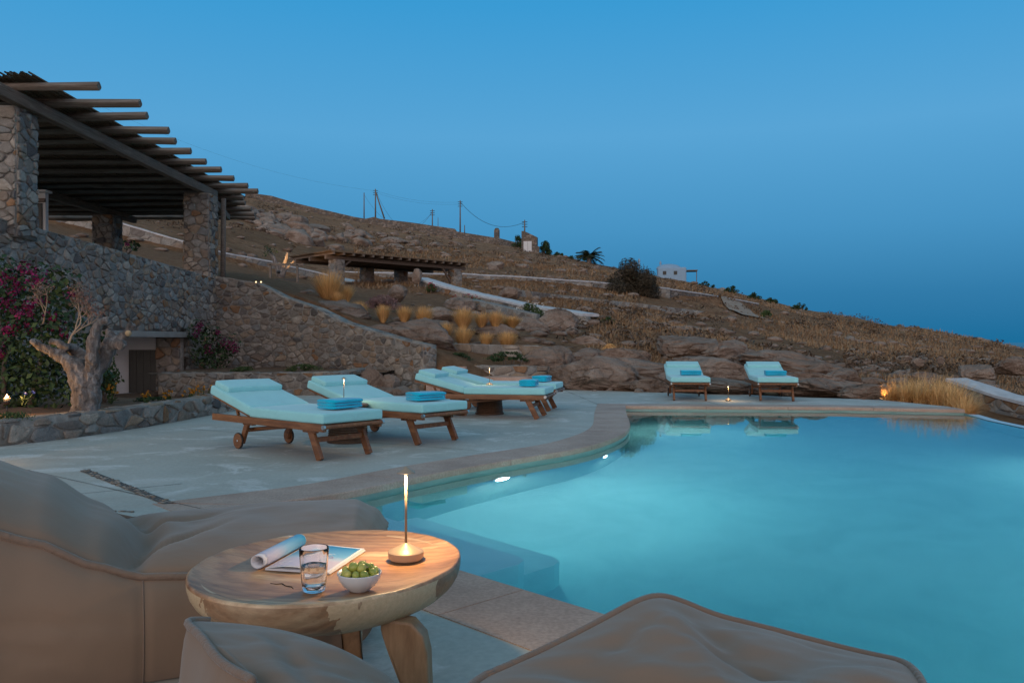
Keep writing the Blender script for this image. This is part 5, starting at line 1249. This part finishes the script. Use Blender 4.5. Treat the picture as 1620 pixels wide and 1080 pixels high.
for i,(a,b,lab) in enumerate(LS):
    a=Vector(a);b=Vector(b); c=(a+b)/2; w_=(b-a).normalized()
    f=Vector((w_.y,-w_.x))     # foot direction
    rz=math.atan2(f.y,f.x)
    if i==0: L0.location=(c.x,c.y,0.004); L0.rotation_euler=(0,0,rz); tag(L0,lab,'sun lounger','teak sun loungers round the pool'); o=L0
    else: o=copy_thing(L0,(c.x,c.y,.004),rz,lab,'teak sun loungers round the pool')
    frames.append((c,f,Vector((-f.y,f.x)),rz))
# folded towel
def towel_mesh():
    mb=MB(); rg3=random.Random(4)
    # three folds stacked: each layer is a flattened rounded loop extruded across y
    def layer(z0,z1,x0,x1,w_,ph):
        n=28; sec=[]
        for k in range(n):
            a=2*math.pi*k/n; ex=abs(math.cos(a))**.35*(1 if math.cos(a)>0 else -1); ez=abs(math.sin(a))**.7*(1 if math.sin(a)>0 else -1)
            sec.append(((x0+x1)/2+(x1-x0)/2*ex,(z0+z1)/2+(z1-z0)/2*ez))
        def fn(i,j):
            y=(j/13-.5)*w_; e=1-.035*(abs(j/13-.5)*2)**6
            x,z=sec[i]; return Vector((x*e+.003*noise.noise(Vector((y*20,ph,z*30))),y+.006*noise.noise(Vector((x*12,z*40,ph))),z*e+.004*noise.noise(Vector((x*9,y*9,ph)))))
        mb.grid(fn,n,14,wrapu=True)
        b=len(mb.v)-n*14
        for j in (0,13): 
            mb.f.append([b+i*14+j for i in range(n)]); mb.m.append(0); mb.r.append(.5)
    layer(.0,.030,-.12,.125,.37,1); layer(.028,.058,-.125,.12,.372,2); layer(.055,.092,-.122,.128,.375,3)
    return mb.build('folded_towel',M['towel'],link=False)
TM=towel_mesh().data
TL=['folded turquoise towel on the nearest sun lounger','folded turquoise towel on the second sun lounger from the left','folded turquoise towel on the side-on sun lounger in front of its twin','folded turquoise towel on the half hidden sun lounger','folded turquoise towel on the left one of the two facing sun loungers','folded turquoise towel on the right one of the two facing sun loungers']
for i,(c,f,s_,rz) in enumerate(frames):
    o=bpy.data.objects.new('folded_towel',TM); COL.objects.link(o); dx,dy=((-.16,.06),(-.16,-.02),(-.18,0),(-.18,.05),(-.50,.06),(-.50,.05))[i]
    p=c+f*dx+s_*dy; o.location=(p.x,p.y,.458); o.rotation_euler=(0,0,rz+(.12,-.1,.05,-.06,.03,.02)[i]); tag(o,TL[i],'towel','folded turquoise towels on the loungers')
# wicker drum side tables
def drum(c,r0,r1,h,label,wood_top):
    e=empty('side_table',(c[0],c[1],.004),0,label,'side table'); mb=MB(); prof=[]
    n=int(h/.012)
    for k in range(n+1):
        z=h*k/n; r=lerp(r0,r1,k/n); prof.append((r+.004*math.cos(k*math.pi),z))
    mb.lathe(prof,n=64); mb.build('woven_drum',M['wicker'],e,sharp=60)
    mb=MB(); mb.lathe([(r1+.005,h-.004),(r1+.02,h+.002),(r1+.02,h+.018),(r1+.012,h+.024),(.001,h+.024)],n=48); mb.build('table_top',M['teak'] if wood_top else M['wicker'],e,sharp=40)
    mb=MB(); mb.lathe([(r0+.012,0),(r0+.012,.02),(r0,.03)],n=48,sx=1); mb.build('base_ring',M['wicker'],e,sharp=40)
    return h+.028
t1c=(-1.80,9.02); t2c=(-.34,12.45)
h1=drum(t1c,.215,.20,.39,'round dark wicker drum table with a wooden top between the two near loungers',True)
h2=drum(t2c,.205,.175,.40,'round dark wicker drum table between the side-on loungers',True)
# cordless lamp
def lamp_proto():
    e=empty('cordless_lamp'); mb=MB()
    mb.lathe([(.0001,.0),(.050,.0),(.050,.004),(.0555,.006),(.056,.023),(.054,.0255),(.030,.036),(.012,.046),(.0065,.050),(.0001,.050)],n=56); mb.build('base',M['lamp_metal'],e,sharp=35)
    mb=MB(); mb.lathe([(.004,.048),(.0038,.262)],n=14); mb.build('stem',M['lamp_stem'],e)
    mb=MB(); mb.lathe([(.0001,.290),(.005,.288),(.0285,.2715),(.029,.269),(.026,.269),(.010,.273),(.0001,.273)],n=44); mb.build('cap',M['lamp_metal'],e,sharp=40)
    mb=MB(); mb.lathe([(.0045,.264),(.007,.2645),(.007,.2708),(.0045,.2708)],n=20,close=True); mb.build('light_ring',M['lamp_glow'],e)
    l=bpy.data.lights.new('lamp_light','SPOT'); l.energy=LP; l.spot_size=R(155); l.spot_blend=.5; l.color=(1,.62,.28); l.shadow_soft_size=.011
    lo=bpy.data.objects.new('lamp_light',l); COL.objects.link(lo); lo.parent=e; lo.location=(0.0,0,.2615)
    return e
lamp=lamp_proto()
# ------------------------------------------------------------------ carved round table
tcx,tcy=-.553,2.49
tb=empty('round_table',(tcx,tcy,.004),0,'heavy round carved wooden table with a dished top and thick curved legs in the foreground','table')
def tr_(a):  # slightly irregular outline
    q=a-R(65); return (1+.006*math.sin(3*a+1))/math.sqrt((math.cos(q)/.425)**2+(math.sin(q)/.383)**2)
def ztop(r,a): 
    q=r/tr_(a); return .412+.026*max(0,(q-.55)/.45)**2.2 if q<.985 else .438
prof=[(0,'t'),(.15,'t'),(.3,'t'),(.45,'t'),(.6,'t'),(.7,'t'),(.8,'t'),(.88,'t'),(.94,'t'),(.975,'t')]
mb=MB(); na=120; vs=[]
ring=[(0.02,None),(.15,None),(.3,None),(.45,None),(.6,None),(.7,None),(.8,None),(.87,None),(.93,None),(.97,None),(.988,.4375),(.999,.434),(1.004,.424),(1.0,.395),(.985,.37),(.955,.345),(.90,.322),(.8,.304),(.6,.296),(.3,.294),(.02,.294)]
for q,z in ring:
    for j in range(na):
        a=2*math.pi*j/na; r=q*tr_(a); zz=ztop(r,a) if z is None else .4375-(.4375-z)*.80+.006*math.sin(2*a+.8)*(1 if z<.42 else .3)
        n_=.0022*noise.noise(Vector((r*math.cos(a)*14,r*math.sin(a)*14,zz*20)))
        vs.append((r*math.cos(a),r*math.sin(a),zz-.004+n_))
fs=[(i*na+j,i*na+(j+1)%na,(i+1)*na+(j+1)%na,(i+1)*na+j) for i in range(len(ring)-1) for j in range(na)]+[tuple(range(na)),tuple((len(ring)-1)*na+j for j in range(na))]
mb.add(vs,fs); mb.build('table_top',M['table_wood'],tb)
mb=MB(); pts=[Vector((x+.075,y+.04,z-.003)) for x,y,z in ((-.21,-.19,.4115),(-.19,-.20,.4115),(-.175,-.195,.4115),(-.16,-.215,.4115),(-.14,-.225,.4115),(-.13,-.245,.4115))]
simple('crack',(.03,.015,.008),.9)
mb.tube(pts,[.0008,.0018,.0022,.0015,.0018,.0006],5); mb.build('drying_crack',M['crack'],tb)
def leg(ang,off=(0,0)):
    # fin shaped slab: outer edge upright, inner edge sweeping down in a curve
    mb=MB(); prof=[]; N=14
    outer=[(.335,.0),(.335,.318)]
    inner=[(.335-.165-.02+0.0,.318)]
    pts=[]
    for k in range(N+1):
        t=k/N; z=.315*(1-t); x=.20+.13*(t**1.15); pts.append((x,z))
    poly=[(.325,0),(.335,.12),(.33,.25),(.318,.30),(.285,.335),(.20,.345)]+pts
    th=.032; k=len(poly)
    vs=[(x,-th,z) for x,z in poly]+[(x,th,z) for x,z in poly]
    M3=Matrix.Rotation(ang,3,'Z'); bm=bmesh.new(); v=[bm.verts.new(M3@Vector(p)+Vector((off[0],off[1],0))) for p in vs]
    bm.faces.new(v[:k]); bm.faces.new(v[k:][::-1])
    for i in range(k): bm.faces.new((v[i],v[k+i],v[k+(i+1)%k],v[(i+1)%k]))
    bmesh.ops.recalc_face_normals(bm,faces=bm.faces)
    es=[e for e in bm.edges if len(e.link_faces)==2 and e.calc_face_angle(0)>R(50)]
    bmesh.ops.bevel(bm,geom=es,offset=.008,segments=3,profile=.6,affect='EDGES')
    me=bpy.data.meshes.new('leg'); bm.to_mesh(me); bm.free(); me.materials.append(M['honey_wood'])
    for p in me.polygons: p.use_smooth=True
    for ed in me.edges: pass
    o=bpy.data.objects.new('leg',me); COL.objects.link(o); o.parent=tb; md=o.modifiers.new('w','WEIGHTED_NORMAL')
for a,o9 in LEGS: leg(R(a),o9)
TZ=.416
lx,ly=-.333,2.58
lamp.location=(lx,ly,TZ+.003); tag(lamp,'sand-coloured cordless lamp standing on the carved round table, lit','lamp','slim cordless table lamps')
copy_thing(lamp,(t1c[0]-.04,t1c[1]-.03,h1+.004),0,'slim cordless lamp standing on the wicker table between the two near loungers','slim cordless table lamps')
copy_thing(lamp,(t2c[0],t2c[1]-.03,h2+.004),0,'slim cordless lamp standing on the wicker table between the side-on loungers','slim cordless table lamps')
copy_thing(lamp,(4.0,15.2,.006),0,'slim cordless lamp standing on the terrace floor between the two facing loungers','slim cordless table lamps')
l2=None
for o in bpy.data.objects:
    if o.type=='LIGHT' and o.name.startswith('lamp_light.'):
        if l2 is None: l2=o.data.copy(); l2.energy=LP*.35
        o.data=l2
# glass of water
gx,gy=-.545,2.262
g=empty('water_glass',(gx,gy,TZ-.002),0,'clear faceted tumbler half full of water beside the magazine','glass')
t=NT('clear_glass'); M['clear_glass']=t.fin((1,1,1),.0,None,Transmission_Weight=1.0,IOR=1.45)
t=NT('drink_water'); M['drink_water']=t.fin((.97,.99,1),.0,None,Transmission_Weight=1.0,IOR=1.33)
mb=MB(); n=48
def fac(r,a,z): return r*(1+.03*math.cos(a*9)*min(1,max(0,(z-.02)/.03)))
def gl_lathe(prof,close=False):
    vs=[]
    for r,z,fc in prof:
        for j in range(n*2): a=math.pi*j/n; rr_=fac(r,a,z) if fc else r; vs.append((rr_*math.cos(a),rr_*math.sin(a),z))
    k=n*2; m=len(prof); fs=[(i*k+j,i*k+(j+1)%k,(i+1)*k+(j+1)%k,(i+1)*k+j) for i in range(m-1) for j in range(k)]+[tuple(range(k))[::-1],tuple((m-1)*k+j for j in range(k))]
    mb.add(vs,fs)
gl_lathe([(.022,.001,0),(.0265,.002,0),(.029,.006,0),(.0315,.03,1),(.034,.07,1),(.0365,.11,1),(.0382,.129,0),(.0376,.131,0),(.0364,.129,0),(.0338,.10,1),(.031,.06,1),(.0287,.026,1),(.026,.018,0),(.01,.016,0)])
mb.build('tumbler',M['clear_glass'],g)
mb=MB(); gl_lathe([(.01,.0165,0),(.0255,.0185,0),(.0283,.027,0),(.0302,.058,0),(.0318,.078,0),(.0312,.0775,0),(.01,.077,0)]); mb.build('water',M['drink_water'],g); g.scale=(1.06,1.06,.92)
# bowl and grapes
bx_,by_=-.42,2.262
b=empty('bowl',(bx_,by_,TZ-.001),0,'small white ceramic bowl full of green grapes on the carved round table','bowl')
simple('ceramic',(.62,.64,.66),.25,None)
mb=MB(); mb.lathe([(.0001,.001),(.026,.001),(.028,.004),(.045,.017),(.056,.034),(.0605,.050),(.0605,.052),(.0585,.052),(.053,.034),(.041,.018),(.02,.009),(.0001,.008)],n=64); mb.build('dish',M['ceramic'],b)
t=NT('grape_skin'); gi=t.n('ShaderNodeAttribute',attribute_name='rnd').outputs['Fac']
c=t.ramp(gi,[(0,(.26,.31,.05)),(.5,(.44,.45,.09)),(1,(.60,.50,.13))]); c=t.mix(.35,c,t.ramp(t.noise(60,4,.6),[(.3,(.6,.6,.5)),(.7,(1.25,1.25,1.25))]),'MULTIPLY')
M['grape_skin']=t.fin(c,.32,None,Subsurface_Weight=.25,Subsurface_Radius=(.01,.012,.004),Subsurface_Scale=.6)
rg3=random.Random(15); gpos=[]
for z0,rr_,nn_ in ((.038,.041,9),(.054,.041,10),(.066,.022,5)):
    for k in range(nn_):
        a=2*math.pi*(k+rg3.uniform(-.2,.2))/nn_+z0*40; gpos.append((rr_*math.cos(a)*rg3.uniform(.9,1.05),rr_*math.sin(a)*rg3.uniform(.9,1.05),z0+rg3.uniform(-.003,.003)))
gpos+=[(0,0,.05),(0.005,-.008,.070)]
for p in gpos:
    mb=MB(); mb.rnd=rg3.random(); r=rg3.uniform(.0102,.0122); ax=Vector((rg3.gauss(0,1),rg3.gauss(0,1),rg3.gauss(0,1))).normalized().to_track_quat('Z','Y')
    n_=16; m_=10; vs=[Vector((r*math.sin(math.pi*(i+.02)/(m_-.96+.0))*math.cos(2*math.pi*j/n_),r*math.sin(math.pi*(i+.02)/(m_-.96))*math.sin(2*math.pi*j/n_),1.16*r*math.cos(math.pi*(i+.02)/(m_-.96)))) for i in range(m_) for j in range(n_)]
    fs=[(i*n_+j,i*n_+(j+1)%n_,(i+1)*n_+(j+1)%n_,(i+1)*n_+j) for i in range(m_-1) for j in range(n_)]+[tuple(range(n_)),tuple((m_-1)*n_+j for j in range(n_))]
    mb.add([ax@v for v in vs],fs); o=mb.build('grape',M['grape_skin'],b); o.location=p
mb=MB()
for k in range(9):
    a=rg3.uniform(0,6.28); mb.tube([(0,0,.05),(.015*math.cos(a),.015*math.sin(a),.07),(.03*math.cos(a),.03*math.sin(a),.066+rg3.uniform(0,.012))],.0011,5)
mb.build('grape_stalk',M['twig'],b)
# magazine: open pages lying flat, left half rolled
simple('paper',(.70,.71,.74),.45)
t=NT('printed_page'); uv=t.coord('Object'); sp_=t.n('ShaderNodeSeparateXYZ',{'Vector':uv})
gr=t.n('ShaderNodeMapRange',{'Value':sp_.outputs[1],'From Min':-.14,'From Max':.12}).outputs[0]
c=t.ramp(gr,[(.0,(.50,.47,.56)),(.38,(.50,.47,.57)),(.46,(.42,.50,.62)),(.6,(.16,.38,.58)),(1.0,(.03,.20,.42))])
M['printed_page']=t.fin(c,.30)
mg_c=G(478,884,TZ); mgz=TZ-.002
mg=empty('magazine',(-.712,2.60,mgz),R(-12),'open glossy magazine, its left half rolled up, printed with a blue sky photo','magazine')
def page(z,dx,mat,name,w0=.0,w1=.205,h=.275,lift=.003):
    mb=MB()
    def fn(i,j):
        x=lerp(w0,w1,i/14); y=(j/12-.5)*h; zz=z+lift*math.sin(math.pi*min(1,x/.2))+.012*max(0,1-x/.04)**2*0+.002*math.sin(x*30+y*5)
        return Vector((x+dx,y,zz))
    mb.grid(fn,15,13); b=len(mb.v)
    return mb.build(name,M[mat],mg)
mb=MB(); n_=5
for k in range(n_):
    z=.001+.0012*k; dx=.004-.0012*k
    mb.add([(0,-.138,z),(.205+dx,-.138,z),(.205+dx,.138,z),(0,.138,z),(0,-.138,z+.0009),(.205+dx,-.138,z+.0009),(.205+dx,.138,z+.0009),(0,.138,z+.0009)],[(0,1,2,3),(4,5,6,7),(0,1,5,4),(1,2,6,5),(2,3,7,6)])
mb.build('pages',M['paper'],mg,smooth=False)
pg_=page(.0078,0,'paper','page',lift=.006)
pr_=page(.0084,0,'printed_page','picture',.006,.195,.255,.006)
simple('ink',(.42,.5,.62),.5); simple('ink_red',(.45,.25,.35),.5); simple('ink_white',(.75,.76,.8),.5)
def mark(pts,w_,mat,z=.0150):
    mb=MB()
    for a,b2 in zip(pts[:-1],pts[1:]): mb.beam((a[0],a[1],z-.0006+.006*0),(b2[0],b2[1],z-.0006),w_,.0006)
    mb.build('print',M[mat],mg,smooth=False)
mark([(.03,-.11),(.05,-.06),(.09,-.06),(.10,-.10)],.0015,'ink'); mark([(.09,-.11),(.11,-.04),(.15,-.05),(.16,-.11)],.0015,'ink',.0138)
for k in range(4): mark([(.12,.03-.006*k),(.15-.006*k,.03-.006*k)],.0016,'ink_white',.0145)
mark([(.135,.0),(.15,.005),(.16,-.005),(.15,-.015),(.138,-.012)],.0016,'ink_red',.0142)
# rolled half: spiral sheet along y
def spiral(r0,turns,off,name,mat,r_step=.0015,y0=-.138,y1=.138):
    mb=MB(); N=int(40*turns)
    def fn(i,j):
        t=i/N; a=2*math.pi*turns*t-math.pi/2; r=r0-r_step*turns*t+off; y=lerp(y0,y1,j/8)
        fl=1-.12*(.5-.5*math.cos(2*a)); return Vector((-.024-r*math.cos(a)*-1*-1,y,.0245+r*math.sin(a)*fl))
    mb.grid(fn,N+1,9); return mb.build(name,M[mat],mg)
sr=spiral(.0235,3.2,0,'rolled_pages','paper')
md=sr.modifiers.new('s','SOLIDIFY'); md.thickness=.0006
t=NT('rolled_print'); sp_=t.n('ShaderNodeSeparateXYZ',{'Vector':t.coord('Object')}); gr=t.n('ShaderNodeMapRange',{'Value':sp_.outputs[1],'From Min':-.13,'From Max':.13}).outputs[0]
M['rolled_print']=t.fin(t.ramp(gr,[(.0,(.52,.50,.60)),(.3,(.46,.50,.62)),(.55,(.22,.45,.63)),(1.0,(.04,.28,.50))]),.3)
spiral(.0235,.93,.0007,'rolled_picture','rolled_print',.0,-.120,.132)
for k in range(3): 
    mb=MB(); mb.beam((-.024-.012+.007*k,.085,.0478),(-.024-.009+.007*k,.090-.002*k,.0482),.0018,.0006); mb.build('print',M['ink_white'],mg,smooth=False)
# ------------------------------------------------------------------ bean bags
def piping(mb,pts,r,closed=False):
    p=chaikin([tuple(x) for x in pts],2,closed)
    if closed: p=p+[p[0],p[1]]
    mb.tube(p,r,8)
def crease(p,seed): return noise.fractal(Vector((p.x*2.2+seed,p.y*2.2,p.z*2.6)),1,2,3)
def fold(x,a,w_):  # a sharp valley at a
    t=(x-a)/w_; return math.exp(-t*t)
def lounge_bag(label,loc_,rz,seed,piping_mat='beanbag_pipe'):
    """local x: 0 = foot end, to -L = back; the piped side faces -y"""
    e=empty('bean_bag',loc_,rz,label,'bean bag'); L=2.4
    prof_x=[0,.05,.15,.5,.92,1.12,1.26,1.42,1.64,1.9,2.25,2.36,2.4]
    hs_=[.19,.26,.30,.315,.31,.33,.385,.475,.565,.62,.62,.52,.36]
    def h(x):
        for i in range(len(prof_x)-1):
            if x<=prof_x[i+1]:
                t=(x-prof_x[i])/(prof_x[i+1]-prof_x[i]); t=t*t*(3-2*t)*.5+t*.5; return lerp(hs_[i],hs_[i+1],t)
        return hs_[-1]
    def wd(x): return 1.0-.10*(1-min(1,x/.2))**2-.05*fold(x,1.16,.12)
    NX=130; NS=18; NTp=64; NB=NS
    def fn(i,j):
        x=L*i/(NX-1); H=h(x); W=wd(x); x_=x
        if j<NS: # near side, bottom to piping
            t=j/NS; z=H*t; y=-.03-.055*math.sin(math.pi*min(1,t*1.05))**.8*(.6+.4*min(1,x/.3)); sx=0
        elif j<NS+NTp:
            t=(j-NS)/(NTp-1); y=t*W; cr=4*t*(1-t); back=min(1,max(0,(x-1.16)/.25))
            z=H+(.085+.03*back)*cr**.5
            # sag between back and seat, and creases running from the fold
            z-=.085*fold(x+.10*math.sin(t*3),1.18,.05)*cr**.4*(1-.5*t)
            z+=.014*math.sin((x*14+t*9))*fold(x,.98,.2)*cr+.018*crease(Vector((x,y,0)),seed)*cr
            z-=.035*fold(y-.9*(1.15-x)-.12,.0,.03)*fold(x,.98,.14)+.025*fold(y-.5*(1.2-x)-.5,.0,.03)*fold(x,.96,.16)
        else:
            t=(j-NS-NTp)/NB; z=H*(1-t); y=W+.055*math.sin(math.pi*t)**.8+.03*t
        end=0
        ex=1-abs(2*x/L-1); rnd_=(1-min(1,ex/.06))**2
        mid=(z/max(H,.01)); xo=x
        if i<8: xo=x-(.06)*math.sin(math.pi*min(1,max(0,mid)))*(1-i/8)
        if i>NX-9: xo=x+(.06)*math.sin(math.pi*min(1,max(0,mid)))*(1-(NX-1-i)/8)
        if j<NS:
            q=Vector((x,0,z)); y+=-.012*crease(q*1.3,seed+5)+.022*fold(z-.26-.14*(x-1.5),0,.014)*fold(x,1.55,.30)+.012*fold(z-.12-.35*(x-1.3),0,.018)*fold(x,1.5,.2)+.010*fold(x-1.12,0,.006)
        if x<.7 and j<NS+NTp: xo+=.42*(1-min(1,max(0,y)/W))**1.3*(1-x/.7)**1.6
        return Vector((-xo,y,max(z,.0)))
    mb=MB(); NY=NS+NTp+NB+1; mb.grid(fn,NX,NY)
    mb.f.append([j for j in range(NY)]); mb.m.append(0); mb.r.append(.5); mb.f.append([(NX-1)*NY+j for j in range(NY)][::-1]); mb.m.append(0); mb.r.append(.5)
    body=mb.build('body',M['beanbag'],e)
    for side in (0,1):
        mb=MB(); pts=[]
        for i in range(0,NX,3):
            v=fn(i,NS if side==0 else NS+NTp-1); pts.append(v+Vector((0,-.006 if side==0 else .006,.004)))
        mb.tube(pts,.0125,8); mb.build('piping',M[piping_mat],e)
    mb=MB(); mb.tube([fn(int(NX*1.12/L),j)+Vector((0,-.002,0)) for j in range(0,NS+1)],.0025,6); mb.build('seam',M[piping_mat],e)
    return e
# side line through (-.5,3.02) and (-1.5,2.47)
sd_=Vector((1.0,.50)).normalized(); rzb=math.atan2(sd_.y,sd_.x)
lounge_bag('big taupe bean bag lounger at the left, its seat running behind the carved table',(-.20,3.165,.004),rzb,3)
b0=lounge_bag('taupe bean bag lounger of which only the top shows at the left edge',(-4.69,3.125,.004),rzb+math.pi,7); b0.scale=(1,1,.8)
def patch_bag(label,outline,n_in,bulge,seed,folds=(),flare=.05,pipe=None):
    """outline: closed list of piping points (x,y,z), first half visible; the top puffs up inside, the sides drop to the floor"""
    c=Vector((0,0,0)); O3=chaikin(outline,2,True); O3=[Vector(p) for p in O3]
    # resample
    L=[0]
    for i in range(len(O3)): L.append(L[-1]+(O3[(i+1)%len(O3)]-O3[i]).length)
    N=160; ring=[]
    for k in range(N):
        s=L[-1]*k/N
        for i in range(len(O3)):
            if s<=L[i+1]: t=(s-L[i])/(L[i+1]-L[i]); ring.append(O3[i].lerp(O3[(i+1)%len(O3)],t)); break
    for p in ring: c+=p/N
    e=empty('bean_bag',(c.x,c.y,.004),0,label,'bean bag'); o0=Vector((c.x,c.y,.004)); mb=MB(); rings=[]
    KT=34; 
    for k in range(KT+1):
        t=k/KT  # 0 at edge ->1 centre
        for p in ring:
            q=p.lerp(c,t); u=1-t; b=bulge*(1-u**3.2)**.8
            z=q.z+b*.9 - .0
            for (ax,ay,bx2,by2,wd_,dp) in folds:
                a2=Vector((ax,ay));d=Vector((bx2,by2))-a2;l=d.length;d/=l;r2=Vector((q.x,q.y))-a2;s=r2.dot(d)/l;pr2=abs(r2.x*d.y-r2.y*d.x)
                if -.2<s<1.2: z-=dp*math.exp(-(pr2/wd_)**2)*max(0,1-abs(s-.5)*1.5)*min(1,t*6)
            z+=.014*crease(Vector((q.x*2,q.y*3.5,0)),seed)*min(1,t*5)
            rings.append(Vector((q.x,q.y,z)))
    nr=KT+1; sk_=[]
    KS=14
    for k in range(1,KS+1):
        t=k/KS
        for idx,p in enumerate(ring):
            a=ring[idx-1];b=ring[(idx+1)%N];tg=(b-a);tg.z=0
            out=Vector((p.x-c.x,p.y-c.y,0)).normalized()
            z=p.z*(1-t); s=math.sin(math.pi*min(1,t*1.0))**.7
            q=Vector((p.x,p.y,z))+out*(flare*s+.02*t+.012*crease(Vector((p.x*2,p.y*2,z*2)),seed+3)*s); sk_.append(q)
    allv=[v-o0 for v in rings+sk_]
    fs=[(k*N+j,k*N+(j+1)%N,(k+1)*N+(j+1)%N,(k+1)*N+j) for k in range(nr-1) for j in range(N)]
    b0=nr*N
    fs+=[(j,(j+1)%N,b0+(j+1)%N,b0+j) for j in range(N)]
    fs+=[(b0+k*N+j,b0+k*N+(j+1)%N,b0+(k+1)*N+(j+1)%N,b0+(k+1)*N+j) for k in range(KS-1) for j in range(N)]
    mb.add(allv,fs); mb.build('body',M['beanbag'],e)
    pr9=ring+ring[:2]
    if pipe: k9=min(range(N),key=lambda q:(ring[q]-pipe).length); pr9=ring[k9:]+ring[:4]
    mb=MB(); mb.tube([p-o0+Vector((0,0,.002)) for p in pr9],PIPE_R,8); mb.build('piping',M['beanbag_pipe'],e)
    return e
PIPE_R=.0085
B2=[P(290,984,1.70),P(322,982,1.75),P(400,988,1.77),P(470,1000,1.77),P(540,1024,1.75),P(600,1057,1.71),P(645,1093,1.65),Vector((-.13,1.35,.38)),Vector((-.16,1.0,.40)),Vector((-.42,.88,.45)),Vector((-.50,1.1,.47)),P(415,1080,1.42),P(372,1064,1.47),P(340,1040,1.53),P(318,1005,1.62)]
patch_bag('taupe bean bag at the bottom edge in front of the carved table',B2,0,.045,11,[(-.62,1.6,-.3,1.3,.03,.02),(-.5,1.7,-.35,1.45,.02,.012)],.06,pipe=P(415,1080,1.42))
B3=[P(735,1084,1.45),P(820,1048,1.53),P(900,1010,1.61),P(960,978,1.68),P(1005,953,1.74),P(1042,942,1.78),P(1080,953,1.80),P(1130,975,1.80),P(1200,992,1.79),P(1290,1016,1.76),P(1370,1036,1.72),P(1430,1048,1.66),P(1452,1066,1.58),P(1462,1090,1.5),Vector((.72,1.1,.45)),Vector((.4,.9,.5)),Vector((.0,1.0,.5)),Vector((-.10,1.22,.5))]
patch_bag('taupe bean bag at the bottom right, its piped top cutting across the pool edge',B3,0,.035,17,[(.28,1.62,.60,1.35,.022,.016),(.10,1.45,.45,1.32,.03,.022),(.05,1.38,.5,1.2,.02,.015),(.36,1.70,.44,1.5,.04,.025),(.3,1.66,.16,1.5,.02,.012)],.05)
